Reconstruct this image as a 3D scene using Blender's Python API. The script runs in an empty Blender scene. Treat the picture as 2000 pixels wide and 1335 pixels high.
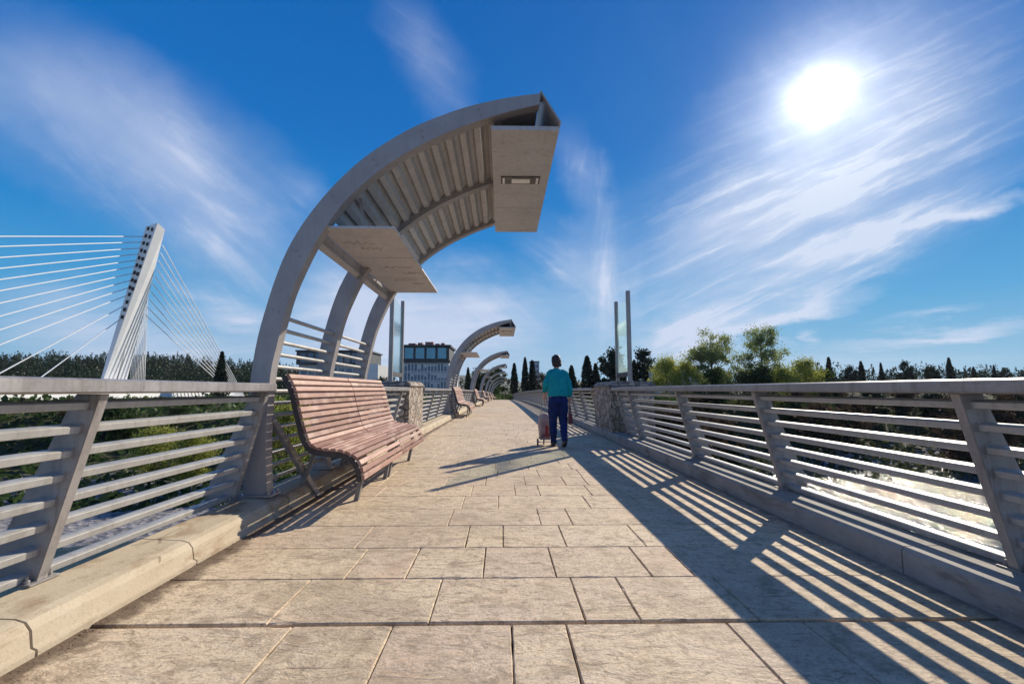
import bpy, bmesh, math, random
from mathutils import Vector, Matrix, noise as mnoise
random.seed(7)
R = math.radians
SC = bpy.context.scene
COL = SC.collection
EYE = 1.05          # camera height above the deck
CEN = 0.19          # middle of the deck
RAD = 4200.0        # radius of the vertical curve of the deck

def zc(y):
    return -(y * y) / (2 * RAD) if y > 0 else 0.0

# ------------------------------------------------------------------ objects
def tag(o, label=None, cat=None, group=None, kind=None):
    if label: o['label'] = label
    if cat: o['category'] = cat
    if group: o['group'] = group
    if kind: o['kind'] = kind
    return o

def empty(name, loc=(0, 0, 0), rz=0.0, parent=None):
    o = bpy.data.objects.new(name, None)
    COL.objects.link(o)
    o.location = loc
    o.rotation_euler = (0, 0, rz)
    if parent: o.parent = parent
    return o

def kids(o):
    return [c for c in bpy.data.objects if c.parent == o]

def copy_tree(o, parent=None):
    c = o.copy()
    COL.objects.link(c)
    c.parent = parent
    for ch in kids(o):
        copy_tree(ch, c)
    return c

class MB:
    """collects faces of one mesh"""
    def __init__(s):
        s.v = []; s.f = []; s.c = []; s.cur = 0.5
    def add(s, vs, fs):
        n = len(s.v)
        s.v += [tuple(p) for p in vs]
        for f in fs:
            s.f.append(tuple(i + n for i in f)); s.c.append(s.cur)
    def box(s, a, b):
        (x0, y0, z0), (x1, y1, z1) = a, b
        s.add([(x0,y0,z0),(x1,y0,z0),(x1,y1,z0),(x0,y1,z0),(x0,y0,z1),(x1,y0,z1),(x1,y1,z1),(x0,y1,z1)],
              [(3,2,1,0),(4,5,6,7),(0,1,5,4),(1,2,6,5),(2,3,7,6),(3,0,4,7)])
    def hexa(s, p):
        s.add(p, [(3,2,1,0),(4,5,6,7),(0,1,5,4),(1,2,6,5),(2,3,7,6),(3,0,4,7)])
    def bar(s, a, b, w, h, up=(0, 0, 1)):
        a = Vector(a); b = Vector(b); d = (b - a).normalized()
        u = Vector(up)
        r = d.cross(u)
        if r.length < 1e-5: r = d.cross(Vector((1, 0, 0)))
        r.normalize(); u = r.cross(d)
        r *= w / 2; u *= h / 2
        s.hexa([a-r-u, a+r-u, b+r-u, b-r-u, a-r+u, a+r+u, b+r+u, b-r+u])
    def tube(s, pts, r, n=10, caps=True):
        pts = [Vector(p) for p in pts]
        rr = r if isinstance(r, (list, tuple)) else [r] * len(pts)
        base = len(s.v)
        prev = None
        for i, p in enumerate(pts):
            d = (pts[min(i+1, len(pts)-1)] - pts[max(i-1, 0)]).normalized()
            if prev is None:
                a = d.cross(Vector((0, 0, 1)))
                if a.length < 1e-4: a = d.cross(Vector((1, 0, 0)))
            else:
                a = prev - d * prev.dot(d)
            a.normalize(); prev = a
            b = d.cross(a)
            for k in range(n):
                t = 2 * math.pi * k / n
                s.v.append(tuple(p + (a * math.cos(t) + b * math.sin(t)) * rr[i]))
        for i in range(len(pts) - 1):
            for k in range(n):
                k2 = (k + 1) % n
                s.f.append((base+i*n+k, base+i*n+k2, base+(i+1)*n+k2, base+(i+1)*n+k)); s.c.append(s.cur)
        if caps:
            s.f.append(tuple(base + k for k in reversed(range(n)))); s.c.append(s.cur)
            m = base + (len(pts) - 1) * n
            s.f.append(tuple(m + k for k in range(n))); s.c.append(s.cur)
    def prism_y(s, poly, y0, y1):
        """polygon in (x, z), pushed from y0 to y1"""
        n = len(poly)
        vs = [(x, y0, z) for x, z in poly] + [(x, y1, z) for x, z in poly]
        fs = [tuple(range(n)), tuple(reversed(range(n, 2 * n)))]
        for i in range(n):
            j = (i + 1) % n
            fs.append((i, i + n, j + n, j))
        s.add(vs, fs)
    def ell(s, c, r, nu=12, nv=8, rot=None):
        c = Vector(c)
        base = len(s.v)
        rot = rot or Matrix.Identity(3)
        for j in range(nv + 1):
            ph = math.pi * j / nv
            for i in range(nu):
                th = 2 * math.pi * i / nu
                s.v.append(tuple(c + rot @ Vector((r[0]*math.sin(ph)*math.cos(th), r[1]*math.sin(ph)*math.sin(th), r[2]*math.cos(ph)))))
        for j in range(nv):
            for i in range(nu):
                k = (i + 1) % nu
                s.f.append((base+j*nu+i, base+(j+1)*nu+i, base+(j+1)*nu+k, base+j*nu+k)); s.c.append(s.cur)
    def quad(s, a, b, c, d):
        s.add([a, b, c, d], [(0, 1, 2, 3)])
    def mesh(s, name, mat, smooth=False, bevel=0.0, fix=True, tint=False):
        me = bpy.data.meshes.new(name)
        me.from_pydata(s.v, [], s.f)
        if tint:
            at = me.attributes.new('tint', 'FLOAT', 'FACE')
            at.data.foreach_set('value', s.c)
        if fix or bevel:
            bm = bmesh.new(); bm.from_mesh(me)
            if fix: bmesh.ops.recalc_face_normals(bm, faces=bm.faces)
            if bevel:
                es = [e for e in bm.edges if len(e.link_faces) == 2 and e.calc_face_angle(0) > R(35)]
                bmesh.ops.bevel(bm, geom=es, offset=bevel, segments=2, affect='EDGES', clamp_overlap=True)
            bm.to_mesh(me); bm.free()
        me.materials.append(mat)
        if smooth:
            for p in me.polygons: p.use_smooth = True
            if smooth != 'all':
                try: me.set_sharp_from_angle(angle=R(40))
                except Exception: pass
        me.update()
        return me
    def build(s, name, mat, parent=None, **k):
        o = bpy.data.objects.new(name, s.mesh(name, mat, **k))
        COL.objects.link(o)
        if parent: o.parent = parent
        return o

def inst(name, me, parent=None, loc=(0, 0, 0), rz=0, sc=None):
    o = bpy.data.objects.new(name, me)
    COL.objects.link(o)
    o.location = loc; o.rotation_euler = (0, 0, rz)
    if sc: o.scale = sc
    if parent: o.parent = parent
    return o

# ------------------------------------------------------------------ materials
class N:
    def __init__(s, nt): s.t = nt
    def n(s, typ, **k):
        nd = s.t.nodes.new(typ)
        for a, b in k.items():
            if hasattr(nd, a) and not a.startswith('i_'): setattr(nd, a, b)
        return nd
    def l(s, a, b): s.t.links.new(a, b)
    def m(s, op, a, b=None, c=None, clamp=False):
        nd = s.t.nodes.new('ShaderNodeMath'); nd.operation = op; nd.use_clamp = clamp
        for i, q in enumerate((a, b, c)):
            if q is None: continue
            if isinstance(q, (int, float)): nd.inputs[i].default_value = q
            else: s.l(q, nd.inputs[i])
        return nd.outputs[0]
    def vm(s, op, a, b=None):
        nd = s.t.nodes.new('ShaderNodeVectorMath'); nd.operation = op
        for i, q in enumerate((a, b)):
            if q is None: continue
            if isinstance(q, (tuple, list)): nd.inputs[i].default_value = q
            else: s.l(q, nd.inputs[i])
        return nd.outputs[1] if op in ('DOT_PRODUCT', 'LENGTH') else nd.outputs[0]
    def noise(s, vec, scale, detail=4, rough=0.55, dist=0.0, out=0):
        nd = s.t.nodes.new('ShaderNodeTexNoise')
        nd.inputs['Scale'].default_value = scale; nd.inputs['Detail'].default_value = detail
        nd.inputs['Roughness'].default_value = rough; nd.inputs['Distortion'].default_value = dist
        if vec is not None: s.l(vec, nd.inputs['Vector'])
        return nd.outputs[out]
    def ramp(s, fac, stops, interp='LINEAR'):
        nd = s.t.nodes.new('ShaderNodeValToRGB'); nd.color_ramp.interpolation = interp
        e = nd.color_ramp.elements
        e.remove(e[1])
        for i, (p, c) in enumerate(stops):
            if i: q = e.new(p)
            else: q = e[0]; q.position = p
            q.color = (c, c, c, 1) if isinstance(c, (int, float)) else (*c, 1)
        s.l(fac, nd.inputs[0])
        return nd.outputs[0]
    def mix(s, fac, a, b, mode='MIX'):
        nd = s.t.nodes.new('ShaderNodeMix'); nd.data_type = 'RGBA'; nd.blend_type = mode
        for sock, q in ((nd.inputs[0], fac), (nd.inputs[6], a), (nd.inputs[7], b)):
            if isinstance(q, (int, float)): sock.default_value = q
            elif isinstance(q, (tuple, list)): sock.default_value = (*q, 1) if len(q) == 3 else q
            else: s.l(q, sock)
        return nd.outputs[2]
    def mapping(s, vec, loc=(0,0,0), rot=(0,0,0), sc=(1,1,1), typ='POINT'):
        nd = s.t.nodes.new('ShaderNodeMapping'); nd.vector_type = typ
        s.l(vec, nd.inputs[0])
        nd.inputs[1].default_value = loc; nd.inputs[2].default_value = rot; nd.inputs[3].default_value = sc
        return nd.outputs[0]

def new_mat(name):
    m = bpy.data.materials.new(name); m.use_nodes = True
    g = N(m.node_tree)
    b = m.node_tree.nodes['Principled BSDF']
    tc = m.node_tree.nodes.new('ShaderNodeTexCoord')
    return m, g, b, tc

def bump(g, b, h, strength, dist=0.01):
    nd = g.n('ShaderNodeBump'); nd.inputs['Strength'].default_value = strength; nd.inputs['Distance'].default_value = dist
    g.l(h, nd.inputs['Height']); g.l(nd.outputs[0], b.inputs['Normal'])

def simple(name, c0, c1, rough=0.5, metal=0.0, scale=6.0, bmp=0.0, bscale=60.0, sc=(1,1,1), rvar=0.15, spec=0.5):
    m, g, b, tc = new_mat(name)
    v = g.mapping(tc.outputs['Object'], sc=sc)
    n = g.noise(v, scale, 6, 0.6)
    f = g.ramp(n, [(0.32, 0.0), (0.68, 1.0)])
    g.l(g.mix(f, c0, c1), b.inputs['Base Color'])
    r = g.noise(v, scale * 2.3, 4)
    g.l(g.m('MULTIPLY_ADD', r, rvar * 2, rough - rvar), b.inputs['Roughness'])
    b.inputs['Metallic'].default_value = metal
    b.inputs['Specular IOR Level'].default_value = spec
    if bmp: bump(g, b, g.noise(v, bscale, 5, 0.6), bmp, 0.004)
    return m

M = {}
def worn_metal(name, c0, c1, grime, rough, metal, amt=.5):
    m, g, b, tc = new_mat(name)
    o = tc.outputs['Object']
    n = g.noise(o, 2.6, 6, .62)
    c = g.mix(g.ramp(n, [(.34, 0), (.66, 1)]), c0, c1)
    drip = g.noise(g.mapping(o, sc=(16, 16, 1.1)), 1.0, 5, .7, .2)
    c = g.mix(g.m('MULTIPLY', g.ramp(drip, [(.50, 0), (.68, 1)]), amt), c, grime)
    dust = g.noise(o, 34, 5, .75)
    c = g.mix(g.ramp(dust, [(.32, .55 * amt), (.46, 0)]), c, tuple(q * .55 for q in grime))
    c = g.mix(g.ramp(dust, [(.60, 0), (.72, .35)]), c, (.55, .53, .50))
    chip = g.noise(o, 9, 6, .8, .6)
    c = g.mix(g.ramp(chip, [(.70, 0), (.73, .8)]), c, (.17, .10, .065))
    g.l(c, b.inputs['Base Color'])
    g.l(g.m('MULTIPLY_ADD', g.noise(o, 8, 5, .7), .42, rough - .21), b.inputs['Roughness'])
    b.inputs['Metallic'].default_value = metal
    bump(g, b, g.m('ADD', g.m('MULTIPLY', g.noise(o, 5, 3), .8), g.m('MULTIPLY', dust, .25)), .16, .006)
    return m
M['steel'] = worn_metal('painted_steel', (.27,.255,.25), (.37,.35,.345), (.17,.145,.125), .40, .25, .62)
M['tube'] = worn_metal('galvanised_tube', (.34,.335,.33), (.45,.44,.42), (.24,.21,.18), .42, .15, .5)
M['canopy'] = worn_metal('canopy_steel', (.31,.285,.28), (.385,.36,.35), (.22,.19,.17), .42, .15, .35)
M['louvre'] = worn_metal('louvre_sheet', (.41,.40,.40), (.50,.49,.485), (.28,.25,.23), .52, .05, .5)
M['panel'] = worn_metal('panel_sheet', (.45,.445,.455), (.53,.525,.535), (.34,.31,.28), .50, .0, .55)
M['lampglass'] = simple('lamp_glass', (.75,.75,.72), (.85,.84,.80), .25, 0, 8)
M['lampframe'] = simple('lamp_frame', (.10,.095,.09), (.16,.15,.14), .5, .2, 8)
M['concrete'] = simple('ledge_concrete', (.22,.215,.21), (.34,.33,.31), .85, 0, 2.5, .35, 70)
M['white'] = simple('white_paint', (.74,.74,.73), (.82,.82,.80), .55, 0, .4, .1, 6)
M['pylonface'] = simple('pylon_concrete', (.72,.72,.71), (.83,.825,.81), .7, 0, .25, .1, 4)
M['dark'] = simple('dark_opening', (.015,.015,.017), (.03,.03,.03), .7, 0, 4)
M['cable'] = simple('cable_sheath', (.78,.78,.78), (.85,.85,.84), .4, 0, 2)
M['rubber'] = simple('black_rubber', (.012,.012,.012), (.025,.025,.025), .7, 0, 8)
M['bframe'] = simple('bench_iron', (.035,.032,.034), (.07,.065,.066), .5, .4, 7, .06, 60)
M['bleg'] = simple('bench_leg_steel', (.17,.165,.17), (.25,.245,.245), .45, .3, 7, .06, 60)
M['skin'] = simple('skin', (.46,.27,.19), (.52,.31,.22), .55, 0, 12)
M['hair'] = simple('hair', (.022,.010,.008), (.055,.026,.02), .5, 0, 20, .5, 60, (4, 4, 1))
M['sweater'] = simple('teal_knit', (.006,.23,.28), (.012,.33,.36), .9, 0, 10, .6, 160, (1,1,.6), spec=.2)
M['trousers'] = simple('navy_cloth', (.008,.018,.085), (.014,.032,.13), .85, 0, 7, .5, 120, spec=.2)
M['shoe'] = simple('dark_shoe', (.012,.012,.014), (.03,.028,.03), .5, 0, 9)
M['bagcloth'] = simple('trolley_cloth', (.30,.17,.18), (.50,.40,.40), .8, 0, 6, .3, 60)
M['bagred'] = simple('red_cloth', (.30,.035,.035), (.45,.08,.07), .75, 0, 7, .3, 60)
M['maroon'] = simple('maroon_bag', (.10,.016,.03), (.17,.03,.05), .6, 0, 7, .3, 60)
M['trunk'] = simple('bark', (.05,.037,.026), (.11,.085,.06), .9, 0, 3, .6, 20, (3,3,.5))
M['bwall'] = simple('facade_plaster', (.40,.41,.42), (.50,.505,.51), .8, 0, .3, .1, 5)
M['bwhite'] = simple('facade_white', (.66,.66,.65), (.76,.76,.74), .8, 0, .3)
M['bdark'] = simple('facade_dark', (.03,.034,.04), (.06,.064,.07), .6, 0, .4)
M['roofred'] = simple('roof_unit_paint', (.22,.09,.075), (.32,.15,.12), .7, 0, .6)

def glassy(name, c, rough=.08):
    m, g, b, tc = new_mat(name)
    n = g.noise(tc.outputs['Object'], .35, 3)
    g.l(g.mix(n, tuple(q * .6 for q in c), c), b.inputs['Base Color'])
    b.inputs['Roughness'].default_value = rough; b.inputs['Metallic'].default_value = .55
    return m
M['bglass'] = glassy('window_glass', (.12,.30,.40))
M['bglass2'] = glassy('dark_window_glass', (.07,.12,.18))

def glass_sheet():
    m, g, b, tc = new_mat('tinted_glass_sheet')
    nt = m.node_tree
    tr = g.n('ShaderNodeBsdfTransparent'); tr.inputs[0].default_value = (.93,.985,.97,1)
    gl = g.n('ShaderNodeBsdfGlossy'); gl.inputs[0].default_value = (.9,.97,.95,1); gl.inputs[1].default_value = .06
    df = g.n('ShaderNodeBsdfTranslucent'); df.inputs[0].default_value = (.62,.80,.76,1)
    lw = g.n('ShaderNodeLayerWeight'); lw.inputs[0].default_value = .5
    fr = g.m('MULTIPLY_ADD', g.m('POWER', lw.outputs['Facing'], 5.0), .55, .035)
    sep = g.n('ShaderNodeSeparateXYZ'); g.l(tc.outputs['Object'], sep.inputs[0])
    # frosted band and water marks, they belong to the sheet
    band = g.ramp(g.m('MULTIPLY', sep.outputs[2], .4), [(.0, .30), (.22, .12), (.36, .05), (.47, .36), (.50, .40), (.53, .05), (.8, .02), (1.0, .02)])
    n = g.noise(tc.outputs['Object'], 5, 4)
    f = g.m('MULTIPLY', band, g.m('ADD', n, .5), clamp=True)
    m1 = g.n('ShaderNodeMixShader'); g.l(f, m1.inputs[0]); g.l(tr.outputs[0], m1.inputs[1]); g.l(df.outputs[0], m1.inputs[2])
    m2 = g.n('ShaderNodeMixShader'); g.l(fr, m2.inputs[0]); g.l(m1.outputs[0], m2.inputs[1]); g.l(gl.outputs[0], m2.inputs[2])
    g.l(m2.outputs[0], nt.nodes['Material Output'].inputs[0])
    return m
M['glass'] = glass_sheet()

def paving_mat():
    m, g, b, tc = new_mat('stamped_concrete')
    o = tc.outputs['Object']
    at = g.n('ShaderNodeAttribute'); at.attribute_name = 'tint'
    big = g.noise(g.mapping(o, sc=(.9, 1.3, 1)), 1.3, 5, .6)
    mid = g.noise(g.mapping(o, sc=(1, 1.35, 1)), 6, 6, .65, 1.0)
    fin = g.noise(o, 70, 4, .7)
    c = g.mix(g.ramp(big, [(.3, 0), (.7, 1)]), (.73, .57, .36), (.71, .57, .41))
    c = g.mix(g.m('MULTIPLY', at.outputs['Fac'], .60), c, (.60, .445, .33))
    c = g.mix(g.ramp(mid, [(.36, .70), (.50, 0.0)]), c, (.34, .25, .16))
    c = g.mix(g.ramp(mid, [(.55, 0), (.78, .5)]), c, (.70, .58, .41))
    c = g.mix(g.ramp(fin, [(.36, .50), (.50, 0)]), c, (.24, .18, .125))
    c = g.mix(g.ramp(fin, [(.54, 0), (.72, .45)]), c, (.74, .63, .47))
    med = g.noise(g.mapping(o, sc=(1, 1.25, 1)), 22, 6, .72, .8)
    c = g.mix(g.ramp(med, [(.36, .70), (.49, 0)]), c, (.30, .22, .145))
    pink = g.noise(o, 1.1, 5, .7, 1.0)
    c = g.mix(g.ramp(pink, [(.54, 0), (.70, .42)]), c, (.585, .40, .275))
    rust = g.noise(o, 2.6, 6, .75, 1.5)
    c = g.mix(g.ramp(rust, [(.60, 0), (.72, .5)]), c, (.52, .32, .14))
    # old chewing gum and spots
    vo = g.n('ShaderNodeTexVoronoi'); vo.inputs['Scale'].default_value = 1.1
    g.l(g.mapping(o, sc=(1, 1, .001)), vo.inputs['Vector'])
    spot = g.ramp(vo.outputs['Distance'], [(.024, 1), (.040, 0)])
    pick = g.m('GREATER_THAN', g.noise(o, .9, 1), .54)
    c = g.mix(g.m('MULTIPLY', g.m('MULTIPLY', spot, pick), .75), c, (.13, .115, .11))
    # footworn and stained areas
    st = g.noise(g.mapping(o, loc=(7, 2, 0), sc=(1, .8, 1)), .75, 7, .72, 1.2)
    c = g.mix(g.ramp(st, [(.47, 0), (.60, .42)]), c, (.33, .245, .16))
    scr = g.noise(g.mapping(o, loc=(1, 5, 0), sc=(1.2, 5, 1)), 2.2, 8, .78, 2.2)
    c = g.mix(g.ramp(scr, [(.37, .8), (.43, 0)]), c, (.20, .145, .095))
    # soil gathered in front of the kerb
    sp = g.n('ShaderNodeSeparateXYZ'); g.l(o, sp.inputs[0])
    dn = g.noise(o, 6, 6, .7)
    edge = g.m('ADD', sp.outputs[0], g.m('MULTIPLY', g.m('SUBTRACT', dn, .5), .34))
    dirt = g.ramp(g.m('MULTIPLY_ADD', edge, -1.0, -1.0), [(.69, 0), (.765, .85), (.88, .95)])
    c = g.mix(dirt, c, (.125, .082, .055))
    dirt2 = g.ramp(g.m('MULTIPLY_ADD', edge, .5, -.2), [(.905, 0), (.945, .7), (1, .8)])
    c = g.mix(dirt2, c, (.16, .13, .11))
    g.l(c, b.inputs['Base Color'])
    b.inputs['Roughness'].default_value = .78
    b.inputs['Specular IOR Level'].default_value = .3
    wav = g.noise(g.mapping(o, sc=(1.0, 1.9, 1)), 3.4, 8, .66, 1.2)
    h = g.m('ADD', g.m('MULTIPLY', wav, 1.0), g.m('MULTIPLY', fin, .22))
    bump(g, b, h, .62, .022)
    return m
M['paving'] = paving_mat()

def kerb_mat(name, lo, hi, stain):
    m, g, b, tc = new_mat(name)
    o = tc.outputs['Object']
    n = g.noise(o, 2.2, 6, .65, .4); f = g.noise(o, 70, 4, .7)
    c = g.mix(g.ramp(n, [(.35, 0), (.65, 1)]), lo, hi)
    k = g.noise(g.mapping(o, loc=(3, 5, 1), sc=(1, .6, 2)), 5, 6, .7)
    c = g.mix(g.ramp(k, [(.36, .75), (.50, 0)]), c, stain)
    c = g.mix(g.ramp(f, [(.32, .35), (.46, 0)]), c, stain)
    # hairline cracks
    vo = g.n('ShaderNodeTexVoronoi'); vo.feature = 'DISTANCE_TO_EDGE'; vo.inputs['Scale'].default_value = 1.15
    wv = g.vm('ADD', o, g.vm('SCALE', g.noise(o, 3, 4, out=1)))
    g.l(g.mapping(o, sc=(1.6, .55, .4)), vo.inputs['Vector'])
    cr = g.m('MULTIPLY', g.ramp(vo.outputs['Distance'], [(.004, 1), (.009, 0)]), g.m('GREATER_THAN', g.noise(o, 1.7, 3), .55))
    c = g.mix(g.m('MULTIPLY', cr, .6), c, (.12, .085, .06))
    g.l(c, b.inputs['Base Color']); b.inputs['Roughness'].default_value = .85
    b.inputs['Specular IOR Level'].default_value = .25
    bump(g, b, g.m('ADD', n, g.m('MULTIPLY', f, .3)), .5, .012)
    return m
M['kerb'] = kerb_mat('kerb_stone', (.47, .385, .27), (.545, .465, .345), (.30, .205, .125))
M['kerb2'] = kerb_mat('kerb_concrete', (.30, .28, .255), (.38, .355, .32), (.17, .155, .14))
M['joint'] = simple('joint_soil', (.075,.052,.036), (.14,.10,.07), .95, 0, 9, .6, 60)

def stone_mat():
    m, g, b, tc = new_mat('rubble_stone')
    o = tc.outputs['Object']
    vo = g.n('ShaderNodeTexVoronoi'); vo.inputs['Scale'].default_value = 7
    g.l(g.vm('ADD', o, g.vm('MULTIPLY', g.noise(o, 4, 3, out=1), (.15, .15, .15))), vo.inputs['Vector'])
    ve = g.n('ShaderNodeTexVoronoi'); ve.feature = 'DISTANCE_TO_EDGE'; ve.inputs['Scale'].default_value = 7
    g.l(g.vm('ADD', o, g.vm('MULTIPLY', g.noise(o, 4, 3, out=1), (.15, .15, .15))), ve.inputs['Vector'])
    sep = g.n('ShaderNodeSeparateColor'); g.l(vo.outputs['Color'], sep.inputs[0])
    c = g.ramp(sep.outputs[0], [(0, (.20,.155,.125)), (.4, (.40,.32,.255)), (.75, (.52,.43,.35)), (1, (.30,.25,.22))])
    c = g.mix(g.ramp(ve.outputs[0], [(.02, 1), (.06, 0)]), c, (.15,.12,.10))
    c = g.mix(g.ramp(g.noise(o, 30, 4), [(.3, .5), (.5, 0)]), c, (.16,.13,.11))
    g.l(c, b.inputs['Base Color']); b.inputs['Roughness'].default_value = .9
    bump(g, b, g.m('ADD', g.ramp(ve.outputs[0], [(0, 0), (.12, 1)]), g.m('MULTIPLY', g.noise(o, 40, 4), .3)), .9, .03)
    return m
M['stone'] = stone_mat()

def wood_mat():
    m, g, b, tc = new_mat('weathered_wood')
    o = tc.outputs['Object']
    at = g.n('ShaderNodeAttribute'); at.attribute_name = 'tint'
    off = g.n('ShaderNodeCombineXYZ'); g.l(g.m('MULTIPLY', at.outputs['Fac'], 37.0), off.inputs[1])
    v = g.mapping(g.vm('ADD', o, off.outputs[0]), sc=(14, 1.2, 14))
    gr = g.noise(v, 3, 6, .65, .5)
    wide = g.noise(g.mapping(g.vm('ADD', o, off.outputs[0]), sc=(1, 1.6, 1)), 1.6, 3)
    c = g.mix(at.outputs['Fac'], (.22, .10, .075), (.46, .265, .205))
    c = g.mix(g.ramp(gr, [(.35, .55), (.55, 0)]), c, (.19, .095, .07))
    c = g.mix(g.ramp(wide, [(.52, 0), (.68, .6)]), c, (.58, .42, .34))
    c = g.mix(g.ramp(g.noise(v, 7, 4), [(.62, 0), (.75, .5)]), c, (.62, .50, .44))
    g.l(c, b.inputs['Base Color']); b.inputs['Roughness'].default_value = .62
    b.inputs['Specular IOR Level'].default_value = .35
    bump(g, b, gr, .35, .004)
    return m
M['wood'] = wood_mat()

def leaf_mat(name, lo, hi, trans=.35, tcol=None):
    m, g, b, tc = new_mat(name)
    nt = m.node_tree
    at = g.n('ShaderNodeAttribute'); at.attribute_name = 'tint'
    oi = g.n('ShaderNodeObjectInfo')
    f = g.m('ADD', at.outputs['Fac'], g.m('MULTIPLY_ADD', oi.outputs['Random'], .3, -.15), clamp=True)
    c = g.mix(f, lo, hi)
    df = g.n('ShaderNodeBsdfDiffuse'); g.l(c, df.inputs[0])
    tr = g.n('ShaderNodeBsdfTranslucent')
    g.l(g.mix(.5, c, tcol or hi), tr.inputs[0])
    gl = g.n('ShaderNodeBsdfGlossy'); gl.inputs[1].default_value = .45; gl.inputs[0].default_value = (.5,.5,.5,1)
    m1 = g.n('ShaderNodeMixShader'); m1.inputs[0].default_value = trans
    g.l(df.outputs[0], m1.inputs[1]); g.l(tr.outputs[0], m1.inputs[2])
    m2 = g.n('ShaderNodeMixShader'); m2.inputs[0].default_value = .03
    g.l(m1.outputs[0], m2.inputs[1]); g.l(gl.outputs[0], m2.inputs[2])
    g.l(m2.outputs[0], nt.nodes['Material Output'].inputs[0])
    return m
M['needle'] = leaf_mat('needle_foliage', (.012,.024,.018), (.038,.062,.034), .22)
M['cypress'] = leaf_mat('cypress_foliage', (.010,.018,.016), (.026,.042,.026), .18)
M['spring'] = leaf_mat('spring_foliage', (.095,.12,.045), (.26,.30,.11), .5, (.36,.42,.12))
M['willow'] = leaf_mat('willow_foliage', (.13,.15,.03), (.32,.34,.075), .5, (.44,.47,.09))
M['broad'] = leaf_mat('broad_foliage', (.022,.045,.016), (.075,.12,.035), .35)
M['brush'] = leaf_mat('brush_foliage', (.02,.03,.014), (.075,.085,.035), .3)
M['russet'] = leaf_mat('russet_foliage', (.04,.026,.018), (.10,.065,.04), .3)

def ground_mat():
    m, g, b, tc = new_mat('valley_ground')
    o = tc.outputs['Object']
    sp = g.n('ShaderNodeSeparateXYZ'); g.l(o, sp.inputs[0])
    n = g.noise(o, .06, 6, .6); f = g.noise(o, 1.6, 6, .75)
    grass = g.mix(n, (.035,.045,.02), (.085,.08,.04))
    vo = g.n('ShaderNodeTexVoronoi'); vo.inputs['Scale'].default_value = 1.8; g.l(o, vo.inputs['Vector'])
    sep = g.n('ShaderNodeSeparateColor'); g.l(vo.outputs['Color'], sep.inputs[0])
    grav = g.mix(sep.outputs[0], (.13,.125,.13), (.38,.36,.36))
    grav = g.mix(g.ramp(f, [(.3, .6), (.55, 0)]), grav, (.08,.08,.085))
    k = g.m('MULTIPLY_ADD', g.m('ADD', sp.outputs[2], g.m('MULTIPLY_ADD', n, 2.4, -1.2)), .35, 3.45)
    c = g.mix(g.ramp(k, [(.05, 0), (.55, 1)]), grav, grass)
    g.l(c, b.inputs['Base Color']); b.inputs['Roughness'].default_value = .95
    b.inputs['Specular IOR Level'].default_value = .15
    bump(g, b, g.m('ADD', f, vo.outputs['Distance']), .8, .25)
    return m
M['ground'] = ground_mat()

def water_mat():
    m, g, b, tc = new_mat('river_water')
    o = tc.outputs['Object']
    b.inputs['Base Color'].default_value = (.035,.06,.065,1)
    b.inputs['Roughness'].default_value = .085
    b.inputs['IOR'].default_value = 1.33
    b.inputs['Specular IOR Level'].default_value = .42
    v = g.mapping(o, sc=(.55, 1.0, 1))
    h = g.m('ADD', g.noise(v, .55, 6, .65, .8), g.m('MULTIPLY', g.noise(v, 3.4, 5, .7), .6))
    bump(g, b, h, .76, .27)
    foam = g.ramp(g.m('MULTIPLY', g.noise(g.mapping(o, sc=(.3, 1, 1)), .45, 7, .75, 1.2), g.noise(o, .045, 2)), [(.36, 0), (.46, .4)])
    c = g.mix(foam, (.03,.055,.062), (.55,.58,.60))
    g.l(c, b.inputs['Base Color'])
    return m
M['water'] = water_mat()
M['hill'] = simple('far_hill_scrub', (.05,.065,.045), (.12,.12,.085), .95, 0, .006, .0)
M['deckside'] = simple('deck_side_concrete', (.30,.29,.28), (.38,.37,.35), .85, 0, 1.2, .3, 20)

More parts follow.
